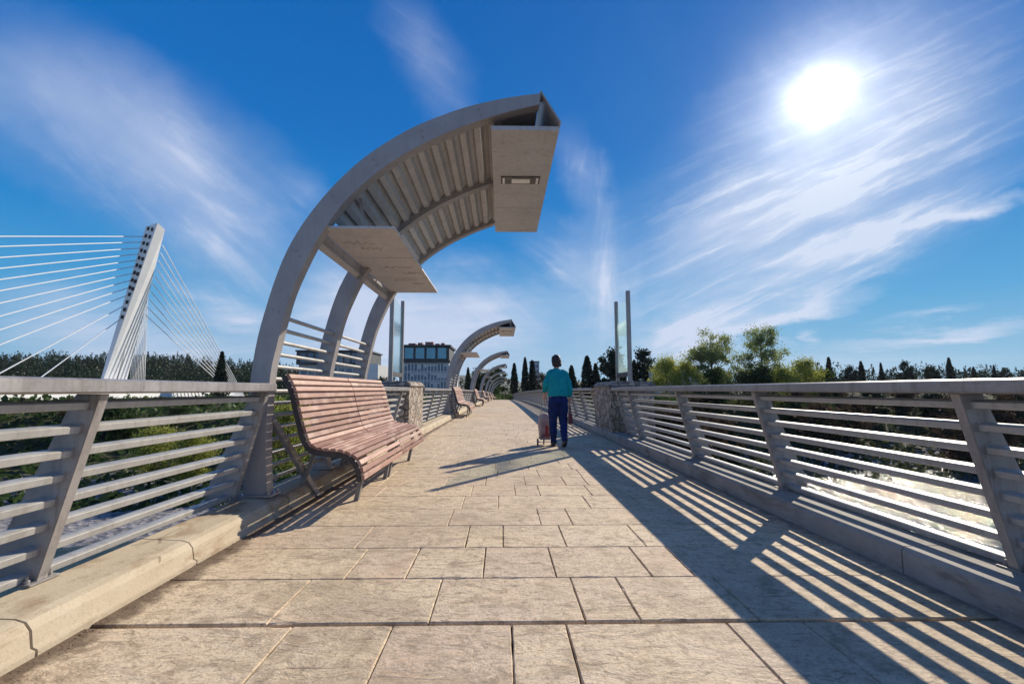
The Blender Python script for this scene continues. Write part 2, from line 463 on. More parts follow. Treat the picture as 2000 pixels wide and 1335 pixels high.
# ------------------------------------------------------------------ the deck
XL = CEN - 2.07      # inner face of the left kerb
XR = CEN + 2.12      # inner face of the right kerb
ROW = 0.497
YROW = 2.183         # the wide open joint in front of the camera
rowdef = {
    -1: [-.93, -.485, .045, .29, 1.02, 1.37],
    0: [-1.06, -.33, .385, .64, 1.19],
    1: [-.88, -.54, -.105, .31, .855, 1.10],
    2: [-.98, -.245, .01, .44, .98],
    3: [-.42, .31, .56],
    4: [-.36, -.03, .80, 1.28],
}
def zc3(p):
    return (p[0], p[1], p[2] + zc(p[1]))
pav = MB()
r = -14
y = YROW + r * ROW
def slab(x0, x1, y0, y1, gap, wide0=0.0, wide1=0.0):
    gap *= .75 if y0 < 3.5 else (.55 if y0 < 6 else .4)
    dz = random.uniform(-.0012, .0006)
    a = gap / 2
    y0 += wide0; y1 -= wide1
    bz = .006
    pav.cur = random.random()
    z0, z1 = zc(y0) + dz, zc(y1) + dz
    xs0, xs1 = x0 + a, x1 - a
    ys0, ys1 = y0 + a, y1 - a
    bev = .004
    if y0 > 9:
        top = [(xs0+bev, ys0+bev, z0), (xs1-bev, ys0+bev, z0), (xs1-bev, ys1-bev, z1), (xs0+bev, ys1-bev, z1)]
        low = [(xs0, ys0, z0-bz), (xs1, ys0, z0-bz), (xs1, ys1, z1-bz), (xs0, ys1, z1-bz)]
        bot = [(q[0], q[1], q[2]-.02) for q in low]
        pav.add(top + low + bot, [(0,1,2,3), (4,5,1,0), (5,6,2,1), (6,7,3,2), (7,4,0,3),
                                  (8,9,5,4), (9,10,6,5), (10,11,7,6), (11,8,4,7)])
        return
    # near the camera: worn, slightly wandering edges with the odd chipped spot
    cs = [(xs0, ys0), (xs1, ys0), (xs1, ys1), (xs0, ys1)]
    per = []
    for i in range(4):
        p, q = Vector(cs[i]), Vector(cs[(i + 1) % 4])
        n = max(2, int((q - p).length / .035))
        for k in range(n): per.append((p.lerp(q, k / n), i, k == 0))
    mid_ = Vector(((xs0 + xs1) / 2, (ys0 + ys1) / 2))
    nrm = [Vector((0, 1)), Vector((-1, 0)), Vector((0, -1)), Vector((1, 0))]
    lo_, hi_ = [], []
    for p, i, c_ in per:
        w_ = .0022 * mnoise.fractal(Vector((p.x * 9, p.y * 9, 2)), 1, 2, 3)
        ch = max(0.0, mnoise.noise(Vector((p.x * 6.5, p.y * 6.5, 8))) - .36) * (.030 if wide0 + wide1 == 0 else .055)
        d_ = nrm[i] + (nrm[i - 1] if c_ else Vector((0, 0)))
        a_ = p + d_ * max(-.0015, w_)
        b_ = p + d_ * (bev + max(0, w_ * 1.5) + ch)
        lo_.append((a_.x, a_.y, z0 - bz)); hi_.append((b_.x, b_.y, z0))
    n = len(per)
    pav.add(hi_ + lo_ + [(q[0], q[1], q[2] - .02) for q in lo_],
            [tuple(range(n))] + [(n + k, n + (k+1) % n, (k+1) % n, k) for k in range(n)] + [(2*n + k, 2*n + (k+1) % n, n + (k+1) % n, n + k) for k in range(n)])
lens = [.25, .36, .45, .52, .58, .72, .76]
while y < 150:
    if r in rowdef: cuts = [XL] + rowdef[r] + [XR]
    else:
        cuts = [XL]; x = XL + random.uniform(.1, .7)
        while x < XR - .15:
            cuts.append(x); x += random.choice(lens)
        cuts.append(XR)
    w0 = .012 if r % 17 == 0 else 0
    w1 = .012 if (r + 1) % 17 == 0 else 0
    for a, b_ in zip(cuts[:-1], cuts[1:]):
        slab(a, b_, y, y + ROW, .007 + random.uniform(-.002, .002), w0, w1)
    y += ROW; r += 1
pv = pav.build('pavement', M['paving'], tint=True, fix=False)
tag(pv, kind='structure')
def strip(mb, prof, ys, close=True):
    """profile in (x, z) swept along the deck"""
    n = len(prof); base = len(mb.v)
    for yy in ys:
        for x, z in prof: mb.v.append((x, yy, z + zc(yy)))
    for i in range(len(ys) - 1):
        for k in range(n if close else n - 1):
            k2 = (k + 1) % n
            mb.f.append((base+i*n+k, base+i*n+k2, base+(i+1)*n+k2, base+(i+1)*n+k)); mb.c.append(.5)
    if close:
        mb.f.append(tuple(base + k for k in range(n))); mb.c.append(.5)
        m_ = base + (len(ys) - 1) * n
        mb.f.append(tuple(m_ + k for k in reversed(range(n)))); mb.c.append(.5)
def yrange(a, b, step=2.0):
    n = max(1, int(math.ceil((b - a) / step)))
    return [a + (b - a) * i / n for i in range(n + 1)]
d = MB()
strip(d, [(XL-.06, -.030), (XR+.06, -.030), (XR+.06, -.25), (XL-.06, -.25)], yrange(-6, 150, 1.0))
tag(d.build('deck', M['joint']), kind='structure')
# outer ledges and the concrete box below the deck
d = MB()
for s in (-1, 1):
    xi = (XL-.07) if s < 0 else (XR+.07)
    xo = CEN + s * 2.98
    strip(d, [(xi, -.10), (xo, -.10), (xo, -.62), (xi, -.62)], yrange(-6, 150))
strip(d, [(CEN-2.0, -.27), (CEN+2.0, -.27), (CEN+1.4, -1.7), (CEN-1.4, -1.7)], yrange(-6, 150))
tag(d.build('deck_edge', M['deckside']), kind='structure')
# kerbs: cut stones with open joints on the left, long units on the right
k = MB()
y = 1.955 - .955 * 8
while y < 150:
    jit = random.uniform(-.004, .004)
    a, b_ = y + .003, y + .955 - .003
    p = [(XL+.035+jit, -.02), (XL+.035+jit, .022), (XL+.014+jit, .030), (XL+.003+jit, .095), (XL-.022+jit, .126), (XL-.06, .138), (XL-.30, .150), (XL-.33, .12), (XL-.33, -.2), (XL, -.2)]
    strip(k, p, [a, b_])
    y += .955
tag(k.build('kerb', M['kerb'], bevel=.002), kind='structure')
k = MB()
y = -6
while y < 150:
    a, b_ = y + .004, y + 2.9 - .004
    p = [(XR, -.2), (XR, .125), (XR+.02, .150), (XR+.295, .155), (XR+.31, .13), (XR+.31, -.2)]
    strip(k, p, yrange(a, b_, 1.45))
    y += 2.9
tag(k.build('kerb', M['kerb2']), kind='structure')

rd = random.Random(77)
db = MB()
for i in range(900):
    yy = .9 + 12 * rd.random() ** 1.6
    x = XL + .037 + abs(rd.gauss(0, .035)) + .05 * max(0, mnoise.noise(Vector((yy * 2.2, 1, 4))))
    r_ = rd.uniform(.0018, .0055)
    q = Vector((x, yy, zc(yy) + r_ * .5))
    p_ = [q + Vector((rd.gauss(0, 1), rd.gauss(0, 1), rd.gauss(0, .7))).normalized() * r_ for k in range(4)]
    db.cur = rd.random()
    db.add(p_, [(0, 1, 2), (0, 2, 3), (0, 3, 1), (1, 3, 2)])
for i in range(90):
    yy = .9 + 9 * rd.random() ** 1.4; x = XL + .04 + abs(rd.gauss(0, .06)); sz = rd.uniform(.006, .015); an = rd.uniform(0, 6.28)
    c_, s__ = math.cos(an) * sz, math.sin(an) * sz
    zz = zc(yy) + .004
    db.add([(x - c_, yy - s__, zz), (x + s__*.4, yy - c_*.4, zz + .004), (x + c_, yy + s__, zz + .001), (x - s__*.4, yy + c_*.4, zz + .003)], [(0, 1, 2, 3)])
tag(db.build('debris', simple('kerb_debris', (.09,.06,.04), (.24,.17,.10), .9, 0, 60), fix=False), kind='stuff')

# ------------------------------------------------------------------ railings
def off_in(z): return 2.36 - .22 * (z - .15) / .88
TZ = [.185 + .113 * i for i in range(8)]
def post_mesh(s):
    mb = MB()
    poly = [(off_in(.15), .152), (off_in(.15)+.23, .152), (off_in(.15)+.20, .30), (off_in(.95)+.135, .95), (off_in(1.03)+.12, 1.028), (off_in(1.03), 1.028)]
    mb.prism_y([(CEN + s * x, z) for x, z in poly], -.027, .027)
    # foot plate with bolts
    x0, x1 = sorted((CEN + s * (off_in(.15)-.02), CEN + s * (off_in(.15)+.24)))
    mb.box((x0, -.075, .1515), (x1, .075, .163))
    for bx in (x0 + .035, x1 - .035):
        for by in (-.053, .053):
            mb.tube([(bx, by, .163), (bx, by, .178)], .013, 6)
            mb.tube([(bx, by, .178), (bx, by, .192)], .007, 6)
    for z in TZ:                                  # weld collars round the rails
        xx = CEN + s * (off_in(z) + .065)
        mb.box((xx-.036, -.033, z-.026), (xx+.036, .033, z+.026))
    return mb.mesh('post', M['steel'], bevel=.003)
POSTM = {-1: post_mesh(-1), 1: post_mesh(1)}
def railing(s, y0, y1, posts, label, group):
    root = empty('bridge_railing', (CEN + s * 2.3, y0, zc(y0)))
    tag(root, label, 'railing', group)
    off = Vector((CEN + s * 2.3, y0, zc(y0)))
    def shift(mb):
        mb.v = [tuple(Vector(v) - off) for v in mb.v]; return mb
    ys = yrange(y0, y1, 3.0)
    mb = MB()
    a, b_ = 2.10, 2.42
    pr = [(a+.01, 1.03), (b_-.01, 1.03), (b_, 1.04), (b_, 1.092), (b_-.012, 1.102), (a+.012, 1.102), (a, 1.092), (a, 1.04)]
    strip(mb, [(CEN + s * x, z) for x, z in pr], ys)
    shift(mb).build('handrail', M['steel'], root, smooth=True)
    for z in TZ:
        mb = MB()
        x = CEN + s * (off_in(z) + .065)
        ca_, sa_ = math.cos(.19), math.sin(.19)
        pr = []
        for du, dv in ((-.029,-.015),(-.024,-.019),(.024,-.019),(.029,-.015),(.029,.015),(.024,.019),(-.024,.019),(-.029,.015)):
            pr.append((x + s * (du * ca_ - dv * sa_), z + du * sa_ + dv * ca_))
        strip(mb, pr, ys)
        shift(mb).build('rail', M['tube'], root, smooth=True)
    for p in posts:
        inst('post', POSTM[s], root, Vector((0, p, zc(p))) - off)
    return root
def prange(a, b, step=1.9):
    n = max(1, round((b - a) / step))
    return [a + (b - a) * i / n for i in range(n + 1)]

CAN0, CSP = 4.0, 13.65
gr = 'steel railings along the footbridge'
railing(-1, -2.6, 3.92, [-1.5, .4, 2.29, 3.86], 'grey tube railing with leaning posts beside the camera, on the cracked stone kerb', gr)
railing(-1, 6.98, 9.58, [7.1, 9.1], 'short grey railing between the near bench and the stone pillar on the left kerb', gr)
railing(-1, 11.42, CAN0 + CSP - .1, prange(11.6, CAN0 + CSP - .3), 'grey railing from the lit stone pillar to the second curved canopy', gr)
for i in range(1, 8):
    a = CAN0 + CSP * i + 2.98
    b_ = CAN0 + CSP * (i + 1) - .1
    lab = ['grey railing between the second and the third curved canopy', 'grey railing between the third and the fourth curved canopy',
           'grey railing between the fourth and the fifth curved canopy', 'grey railing between the fifth and the sixth curved canopy',
           'grey railing between the sixth and the seventh curved canopy', 'grey railing between the seventh and the last curved canopy',
           'grey railing behind the last curved canopy at the far end of the bridge'][i - 1]
    railing(-1, a, b_, prange(a + .2, b_ - .2), lab, gr)
railing(1, -2.6, 9.55, [-1.6, .35, 2.32, 4.22, 6.12, 8.5, 9.3], 'long grey tube railing throwing striped shadow in front of the glass mast', gr)
railing(1, 11.7, 140, prange(12, 139.5, 1.9), 'grey railing running past the walking person towards the far end', gr)

# ------------------------------------------------------------------ stone plinths and glass masts
def plinth(s, y0, label):
    root = empty('stone_pillar', (CEN + s * 2.45, y0 + .85, zc(y0)))
    tag(root, label, 'pillar', 'stone pillars flanking the deck')
    mb = MB()
    nx, ny, nz = 7, 9, 8
    x0, x1, yy0, yy1, z1 = -.31, .62, -.85, .85, 1.12
    def J(p, k=.006):
        q = Vector(p); n = mnoise.noise_vector(q * 5 + Vector((s * 9, 3, 1)))
        return tuple(q + n * k * 1.6)
    def grid(fn, na, nb):
        base = len(mb.v)
        for i in range(na + 1):
            for j in range(nb + 1): mb.v.append(J(fn(i / na, j / nb)))
        for i in range(na):
            for j in range(nb):
                mb.f.append((base+i*(nb+1)+j, base+(i+1)*(nb+1)+j, base+(i+1)*(nb+1)+j+1, base+i*(nb+1)+j+1)); mb.c.append(.5)
    L = lambda a, b, t: a + (b - a) * t
    grid(lambda u, v: (s*L(x0, x1, u), yy0, L(-.1, z1, v)), 8, 8)
    grid(lambda u, v: (s*L(x0, x1, u), yy1, L(-.1, z1, v)), 8, 8)
    grid(lambda u, v: (s*x0, L(yy0, yy1, u), L(-.1, z1, v)), 12, 8)
    grid(lambda u, v: (s*x1, L(yy0, yy1, u), L(-.1, z1, v)), 12, 8)
    grid(lambda u, v: (s*L(x0, x1, u), L(yy0, yy1, v), z1), 8, 12)
    o = mb.build('shaft', M['stone'], root)
    bm = bmesh.new(); bm.from_mesh(o.data); bmesh.ops.remove_doubles(bm, verts=bm.verts, dist=.002)
    bmesh.ops.recalc_face_normals(bm, faces=bm.faces); bm.to_mesh(o.data); bm.free()
    mb = MB()
    mb.hexa([(-.36,-.90,1.125),(.68,-.90,1.125),(.68,.90,1.125),(-.36,.90,1.125),(-.27,-.80,1.235),(.60,-.80,1.235),(.60,.80,1.235),(-.27,.80,1.235)])
    if s < 0: mb.v = [(-x, y_, z) for x, y_, z in mb.v]
    c = mb.build('cap', M['stone'], root, bevel=.02)
    return root
plinth(-1, 9.7, 'rough stone pillar lit by the sun, behind the near bench')
plinth(1, 9.75, 'rough stone pillar in shade beside the walking person')

def mast(x, y0, gap, s, label):
    root = empty('glass_mast', (x, y0, 1.22))
    tag(root, label, 'glass mast', 'glass masts standing on the stone pillars')
    for k, (yy, ht, w) in enumerate(((0, 1.90, .082), (gap, 1.86, .075))):
        mb = MB()
        mb.box((-w/2, yy-.035, 0), (w/2, yy+.035, ht))
        mb.box((-w/2-.02, yy-.055, -.02), (w/2+.02, yy+.055, .012))
        mb.build('post', M['steel'], root, bevel=.006)
    mb = MB()
    mb.hexa([(-.009,.037,.20),(.009,.037,.20),(.009,gap-.037,.20),(-.009,gap-.037,.20),
             (-.009,.037,1.80),(.009,.037,1.80),(.009,gap-.037,1.66),(-.009,gap-.037,1.66)])
    mb.build('glass_pane', M['glass'], root)
    mb = MB()
    mb.box((-.03, .037, .10), (.03, gap-.037, .195))
    mb.build('base_rail', M['bdark'], root, bevel=.004)
    return root
mast(-2.29, 9.42, 1.0, -1, 'tall glass mast with two grey posts rising beside the near canopy')
mast(2.66, 9.42, 1.0, 1, 'tall glass mast with two grey posts on the shaded stone pillar')

# ------------------------------------------------------------------ canopies
OUT = [(-2.185, .155), (-2.20, .62), (-2.178, 1.16), (-2.14, 1.496), (-2.079, 1.78), (-2.01, 2.04), (-1.926, 2.28), (-1.81, 2.51), (-1.671, 2.72),
       (-1.52, 2.91), (-1.362, 3.076), (-1.21, 3.21), (-1.042, 3.33), (-.84, 3.455), (-.622, 3.556), (-.39, 3.648), (-.148, 3.72), (.11, 3.775), (.365, 3.812)]
INN = [(-1.985, .155), (-2.02, .62), (-2.012, 1.16), (-1.972, 1.42), (-1.916, 1.70), (-1.865, 1.90), (-1.795, 2.09), (-1.69, 2.33), (-1.56, 2.555),
       (-1.43, 2.745), (-1.28, 2.90), (-1.13, 3.035), (-.97, 3.155), (-.78, 3.275), (-.57, 3.385), (-.345, 3.485), (-.115, 3.57), (.11, 3.64), (.345, 3.70)]
def smooth_poly(p, k=3):
    out = []
    n = len(p)
    for i in range(n - 1):
        p0 = Vector(p[max(i-1, 0)]); p1 = Vector(p[i]); p2 = Vector(p[i+1]); p3 = Vector(p[min(i+2, n-1)])
        for j in range(k):
            t = j / k
            out.append(tuple(.5 * ((2*p1) + (p2-p0)*t + (2*p0-5*p1+4*p2-p3)*t*t + (-p0+3*p1-3*p2+p3)*t**3)))
    out.append(tuple(p[-1]))
    return out
OX = -2.1
SO = [(x - OX, z) for x, z in smooth_poly(OUT)]
SI = [(x - OX, z) for x, z in smooth_poly(INN)]
def make_canopy():
    root = empty('curved_canopy', (OX, CAN0, 0))
    for yy in (0.0, 1.36, 2.72):
        mb = MB(); n = len(SO); base = 0
        for (a, b_) in zip(SO, SI):
            mb.v += [(a[0], yy, a[1]), (b_[0], yy, b_[1]), (b_[0], yy+.11, b_[1]), (a[0], yy+.11, a[1])]
        for i in range(n - 1):
            for k in range(4):
                k2 = (k + 1) % 4
                mb.f.append((i*4+k, i*4+k2, i*4+4+k2, i*4+4+k)); mb.c.append(.5)
        mb.f.append((0,1,2,3)); mb.f.append(tuple((n-1)*4 + k for k in (3,2,1,0))); mb.c += [.5, .5]
        mb.box((-.12, yy-.04, .150), (.16, yy+.15, .166))
        for bx in (-.10, .14):
            for by in (-.02, .13):
                mb.tube([(bx, yy+by, .166), (bx, yy+by, .19)], .012, 6)
        for i in range(12, len(SO) - 2, 7):       # bolts on the flank of the rib
            c = Vector(SO[i]).lerp(Vector(SI[i]), .5)
            for w_ in (-.03, .03):
                d_ = (Vector(SI[i]) - Vector(SO[i])).normalized() * w_
                mb.tube([(c.x + d_.x, yy + .002, c.y + d_.y), (c.x + d_.x, yy - .007, c.y + d_.y)], .0085, 6)
        mb.build('rib', M['canopy'], root, smooth=True)
    # louvres: overlapping bent sheets between the ribs
    mid = [((a[0]*.42+b_[0]*.58), (a[1]*.42+b_[1]*.58)) for a, b_ in zip(SO, SI)]
    # arc length
    L = [0]
    for a, b_ in zip(mid[:-1], mid[1:]): L.append(L[-1] + math.hypot(b_[0]-a[0], b_[1]-a[1]))
    def at(sv):
        for i in range(len(L) - 1):
            if L[i+1] >= sv:
                t = (sv - L[i]) / (L[i+1] - L[i])
                p = Vector((mid[i][0] + (mid[i+1][0]-mid[i][0])*t, mid[i][1] + (mid[i+1][1]-mid[i][1])*t))
                dd = Vector((mid[i+1][0]-mid[i][0], mid[i+1][1]-mid[i][1])).normalized()
                return p, dd
        return Vector(mid[-1]), Vector((1, 0))
    s0 = next(l for l, p in zip(L, mid) if p[1] > 2.36)
    s1 = next(l for l, p in zip(L, mid) if p[0] + OX > .02)
    ns = 15
    for ya, yb in ((.115, 1.355), (1.475, 2.715)):
        mb = MB()
        for i in range(ns):
            p, t = at(s0 + (s1 - s0) * (i + .5) / ns)
            if i == 1: continue
            ang = R(26)
            w = Vector((t.x*math.cos(ang) - t.y*math.sin(ang), t.x*math.sin(ang) + t.y*math.cos(ang)))
            nn = Vector((-w.y, w.x))
            hw = .100
            prof = [p - w*hw + nn*.02, p - w*hw*.55 - nn*.012, p, p + w*hw*.55 - nn*.012, p + w*hw + nn*.015]
            top = [q + nn*.012 for q in prof]
            poly = prof + top[::-1]
            mb.prism_y([(q.x, q.y) for q in poly], ya, yb)
        mb.build('louvre', M['louvre'], root)
    # thin cross tubes that carry the louvres
    for yy in (.11, 1.36, 1.47, 2.72):
        pass
    # tip box: roof sheet, end plate, lit soffit panel with a lamp
    x0, x1 = -.105 - OX, .537 - OX
    q0 = next(i for i, p in enumerate(SO) if p[1] > 2.80); q1 = next(i for i, p in enumerate(SO) if p[0] + OX > -.12)
    skin = [Vector(SO[i]).lerp(Vector(SI[i]), .14) for i in range(q0, q1 + 1)]
    skin2 = [Vector(SO[i]).lerp(Vector(SI[i]), .04) for i in range(q0, q1 + 1)]
    for ya, yb in ((.113, 1.358), (1.473, 2.718)):
        mb = MB()
        mb.prism_y([(p.x, p.y) for p in skin] + [(p.x, p.y) for p in skin2[::-1]], ya, yb)
        mb.build('roof_skin', M['canopy'], root)
    mb = MB()
    mb.prism_y([(-.10-OX, 3.655), (.34-OX, 3.748), (.34-OX, 3.764), (-.10-OX, 3.671)], .112, 2.715)
    mb.build('roof_sheet', M['canopy'], root)
    mb = MB()
    mb.prism_y([(.352-OX, 3.825), (.366-OX, 3.832), (.548-OX, 3.525), (.532-OX, 3.520)], -.01, 2.84)
    mb.build('end_plate', M['canopy'], root)
    mb = MB()
    mb.box((x0, .05, 3.475), (x1, 2.84, 3.517))
    for sx in (x0 + .025, x1 - .025):
        for k_ in range(9):
            yy = .12 + k_ * .33
            mb.tube([(sx, yy, 3.474), (sx, yy, 3.470)], .008, 6)
    mb.box((x0 + .012, 1.90, 3.4725), (x1 - .012, 1.908, 3.4752))
    pn = mb.build('end_panel', M['panel'], root, bevel=.002)
    mb = MB(); mb.box((x0+.09, .98, 3.462), (x1-.10, 1.16, 3.4745))
    lm = mb.build('lamp', M['lampframe'], pn, bevel=.003)
    mb = MB(); mb.box((x0+.215, 1.015, 3.454), (x1-.215, 1.125, 3.4615)); mb.build('lamp_glass', M['lampglass'], lm, bevel=.003)
    mb = MB(); mb.box((x0+.11, 1.0, 3.457), (x0+.135, 1.14, 3.4618)); mb.build('clip', M['lampglass'], lm)
    mb = MB(); mb.box((x1-.145, 1.0, 3.457), (x1-.12, 1.14, 3.4618)); mb.build('clip', M['lampglass'], lm)
    # lower panel, hung between the ribs
    mb = MB()
    mb.box((-1.66-OX, .03, 2.505), (-.975-OX, 2.80, 2.528))
    for sx in (-1.63-OX, -1.0-OX):
        for k_ in range(9):
            mb.tube([(sx, .10 + k_ * .33, 2.5045), (sx, .10 + k_ * .33, 2.5005)], .008, 6)
    for yy in (.96, 1.88): mb.box((-1.65-OX, yy, 2.5025), (-.985-OX, yy+.007, 2.5052))
    mb.build('lower_panel', M['panel'], root, bevel=.002)
    for yy in (.22, 2.5):
        mb = MB()
        mb.bar((-1.30-OX, yy, 2.53), (-1.36-OX, yy, 2.86), .025, .025)
        mb.build('hanger', M['canopy'], root)
    # cross bars between the ribs, from kerb to eye height
    for i in range(14):
        z = .26 + .111 * i
        a = .04
        for q in range(len(SI) - 1):
            if SI[q+1][1] >= z:
                t = (z - SI[q][1]) / (SI[q+1][1] - SI[q][1])
                a = SI[q][0] + (SI[q+1][0]-SI[q][0]) * t - .075
                break
        mb = MB()
        mb.tube([(a, .05, z), (a, 2.78, z)], .0185, 10)
        mb.build('cross_bar', M['tube'], root, smooth=True)
    # diagonal stay at the foot of the first rib
    mb = MB()
    mb.bar((.06, .115, .80), (.258, .70, .012), .055, .05)
    mb.box((.215, .66, .001), (.305, .76, .012))
    mb.build('stay', M['steel'], root, bevel=.004)
    return root
can = make_canopy()
clabs = ['nearest curved steel canopy arching over the reddish bench, with scribbled lower panel and lamp',
         'second curved canopy, standing right of the glass topped hotel',
         'third curved canopy, its tip framed by the second one',
         'fourth curved canopy, small, seen under the third',
         'fifth curved canopy far along the bridge under the fourth',
         'sixth curved canopy, tiny, far along the bridge',
         'seventh curved canopy, tiny, next to the last one',
         'last and smallest curved canopy at the far end of the bridge']
for i, lb in enumerate(clabs):
    o = can if i == 0 else copy_tree(can)
    o.location = (OX, CAN0 + CSP * i, zc(CAN0 + CSP * i))
    tag(o, lb, 'canopy', 'curved canopies along the footbridge')
# faint scribbles on the lower panel of the nearest canopy
mb = MB()
random.seed(3)
for (cx, cy, L_) in ((-1.45, .45, .30), (-1.36, .62, .22), (-1.25, 1.35, .34), (-1.12, 1.62, .26), (-1.3, 2.0, .3), (-1.16, 2.2, .16)):
    pts = []
    for i in range(14):
        t = i / 13
        pts.append((cx - OX + (t - .5) * L_ + .02 * math.sin(i * 2.1), cy + .05 * math.sin(i * 1.7 + cx * 9), 2.5035))
    mb.tube(pts, .0045, 5)
mb.build('scribble', simple('scribble_paint', (.44,.40,.31), (.52,.47,.37), .7, 0, 9), [c for c in kids(can) if c.name.startswith('lower_panel')][0])

# ------------------------------------------------------------------ benches
BP = [(-2.135, 1.20), (-2.092, 1.125), (-2.05, 1.04), (-2.02, .94), (-1.995, .84), (-1.965, .74), (-1.93, .62), (-1.885, .525), (-1.81, .468),
      (-1.70, .452), (-1.60, .445), (-1.52, .425), (-1.444, .385), (-1.395, .325), (-1.368, .25), (-1.357, .17)]
BP = [(x * .895, 1.05 + (z - 1.05) * .895) for x, z in BP]
BX = -1.53
def make_bench():
    root = empty('slatted_bench', (BX, 4.06, 0))
    P = [Vector((x - BX, z)) for x, z in smooth_poly(BP, 6)]
    L = [0]
    for a, b_ in zip(P[:-1], P[1:]): L.append(L[-1] + (b_ - a).length)
    def at(s):
        for i in range(len(L) - 1):
            if L[i+1] >= s - 1e-9:
                t = (s - L[i]) / (L[i+1] - L[i])
                return P[i].lerp(P[i+1], t), (P[i+1] - P[i]).normalized()
        return P[-1], (P[-1] - P[-2]).normalized()
    ns = 21
    tot = L[-1]
    w = tot / ns - .0135
    groups = {'backrest': range(0, 11), 'seat': range(11, ns)}
    rnd = random.Random(5)
    for nm, rg in groups.items():
        mb = MB()
        for i in rg:
            p, t = at(tot * (i + .5) / ns)
            n = Vector((-t.y, t.x))
            if n.x + n.y * .5 < 0: n = -n
            for ya, yb in ((.0, 1.525), (1.545, 3.065)):
                mb.cur = rnd.random()
                a = p - t * w / 2; b_ = p + t * w / 2
                poly = [a + n*.004, a + n*.024, a + t*.006 + n*.030, b_ - t*.006 + n*.030, b_ + n*.024, b_ + n*.004]
                e = rnd.uniform(-.004, .004)
                mb.prism_y([(q.x, q.y) for q in poly], ya + e, yb + e)
        mb.build(nm, M['wood'], root, tint=True)
    # iron side frames that follow the slats
    for yy in (.0, 1.495, 1.575, 3.03):
        mb = MB()
        idx = range(0, len(P), 2)
        outer = [P[i] for i in idx]; inner = []
        for i in idx:
            t = (P[min(i+1, len(P)-1)] - P[max(i-1, 0)]).normalized(); n = Vector((-t.y, t.x))
            if n.x + n.y * .5 < 0: n = -n
            inner.append(P[i] - n * .042)
        k = len(outer); th = .035
        for o_, i_ in zip(outer, inner):
            mb.v += [(o_.x, yy, o_.y), (i_.x, yy, i_.y), (i_.x, yy+th, i_.y), (o_.x, yy+th, o_.y)]
        for i in range(k - 1):
            for q in range(4):
                q2 = (q + 1) % 4
                mb.f.append((i*4+q, i*4+q2, i*4+4+q2, i*4+4+q)); mb.c.append(.5)
        mb.f.append((0,1,2,3)); mb.f.append(tuple((k-1)*4+q for q in (3,2,1,0))); mb.c += [.5, .5]
        mb.build('frame', M['bframe'], root, smooth=True)
        # steel bracket under each frame, running along the seat into the front leg
    for yy in (.42, 1.48, 1.62, 2.86):
        mb = MB()
        th = .042
        q = [(-1.78, .73), (-1.74, .62), (-1.68, .515), (-1.59, .475), (-1.49, .462), (-1.39, .44), (-1.345, .39), (-1.335, .28), (-1.36, .13), (-1.385, .003)]
        q = smooth_poly([(x - BX, z) for x, z in q], 3)
        k = len(q)
        for i, (x, z) in enumerate(q):
            t = (Vector(q[min(i+1, k-1)]) - Vector(q[max(i-1, 0)])).normalized(); n = Vector((-t.y, t.x)) * .02
            if i == k - 1: n = Vector((.022, 0))
            mb.v += [(x+n.x, yy, z+n.y), (x-n.x, yy, z-n.y), (x-n.x, yy+th, z-n.y), (x+n.x, yy+th, z+n.y)]
        for i in range(k - 1):
            for j in range(4):
                j2 = (j + 1) % 4
                mb.f.append((i*4+j, i*4+j2, i*4+4+j2, i*4+4+j)); mb.c.append(.5)
        mb.f.append((0,1,2,3)); mb.f.append(tuple((k-1)*4+j for j in (3,2,1,0))); mb.c += [.5, .5]
        mb.build('leg', M['bleg'], root, smooth=True)
        mb = MB()
        mb.bar((-1.74-BX, yy+th/2, .60), (-1.905-BX, yy+th/2, .153), .03, .036)
        mb.build('wall_bracket', M['bleg'], root)
    return root
bench = make_bench()
blabs = ['reddish wooden slatted bench nearest the camera, under the first curved canopy',
         'pinkish slatted bench under the second curved canopy',
         'small slatted bench under the third curved canopy',
         'tiny slatted bench under the fourth curved canopy',
         'tiny slatted bench under the fifth curved canopy',
         'tiny slatted bench under the sixth curved canopy',
         'tiny slatted bench under the seventh curved canopy',
         'tiny slatted bench under the last curved canopy']
for i, lb in enumerate(blabs):
    o = bench if i == 0 else copy_tree(bench)
    yy = 4.06 + CSP * i
    o.location = (BX, yy, zc(yy + 1.6))
    tag(o, lb, 'bench', 'slatted benches along the left kerb')

# ------------------------------------------------------------------ person
def cap_chain(mb, pts, rad, n=14):
    """tapered limb: tube with round ends, fused later by the voxel pass"""
    mb.tube(pts, rad, n)
    for p, r_ in ((pts[0], rad[0]), (pts[-1], rad[-1])): mb.ell(p, (r_, r_, r_), n, 8)
def loft(mb, rings, n=24):
    base = len(mb.v)
    for (cx, cy, z, rx, ry) in rings:
        for k in range(n):
            t = 2 * math.pi * k / n
            ct, st = math.cos(t), math.sin(t)
            mb.v.append((cx + rx * math.copysign(abs(ct)**.85, ct), cy + ry * math.copysign(abs(st)**.85, st), z))
    for i in range(len(rings) - 1):
        for k in range(n):
            k2 = (k + 1) % n
            mb.f.append((base+i*n+k, base+i*n+k2, base+(i+1)*n+k2, base+(i+1)*n+k)); mb.c.append(.5)
    mb.f.append(tuple(base + k for k in reversed(range(n)))); mb.c.append(.5)
    m_ = base + (len(rings) - 1) * n
    mb.f.append(tuple(m_ + k for k in range(n))); mb.c.append(.5)
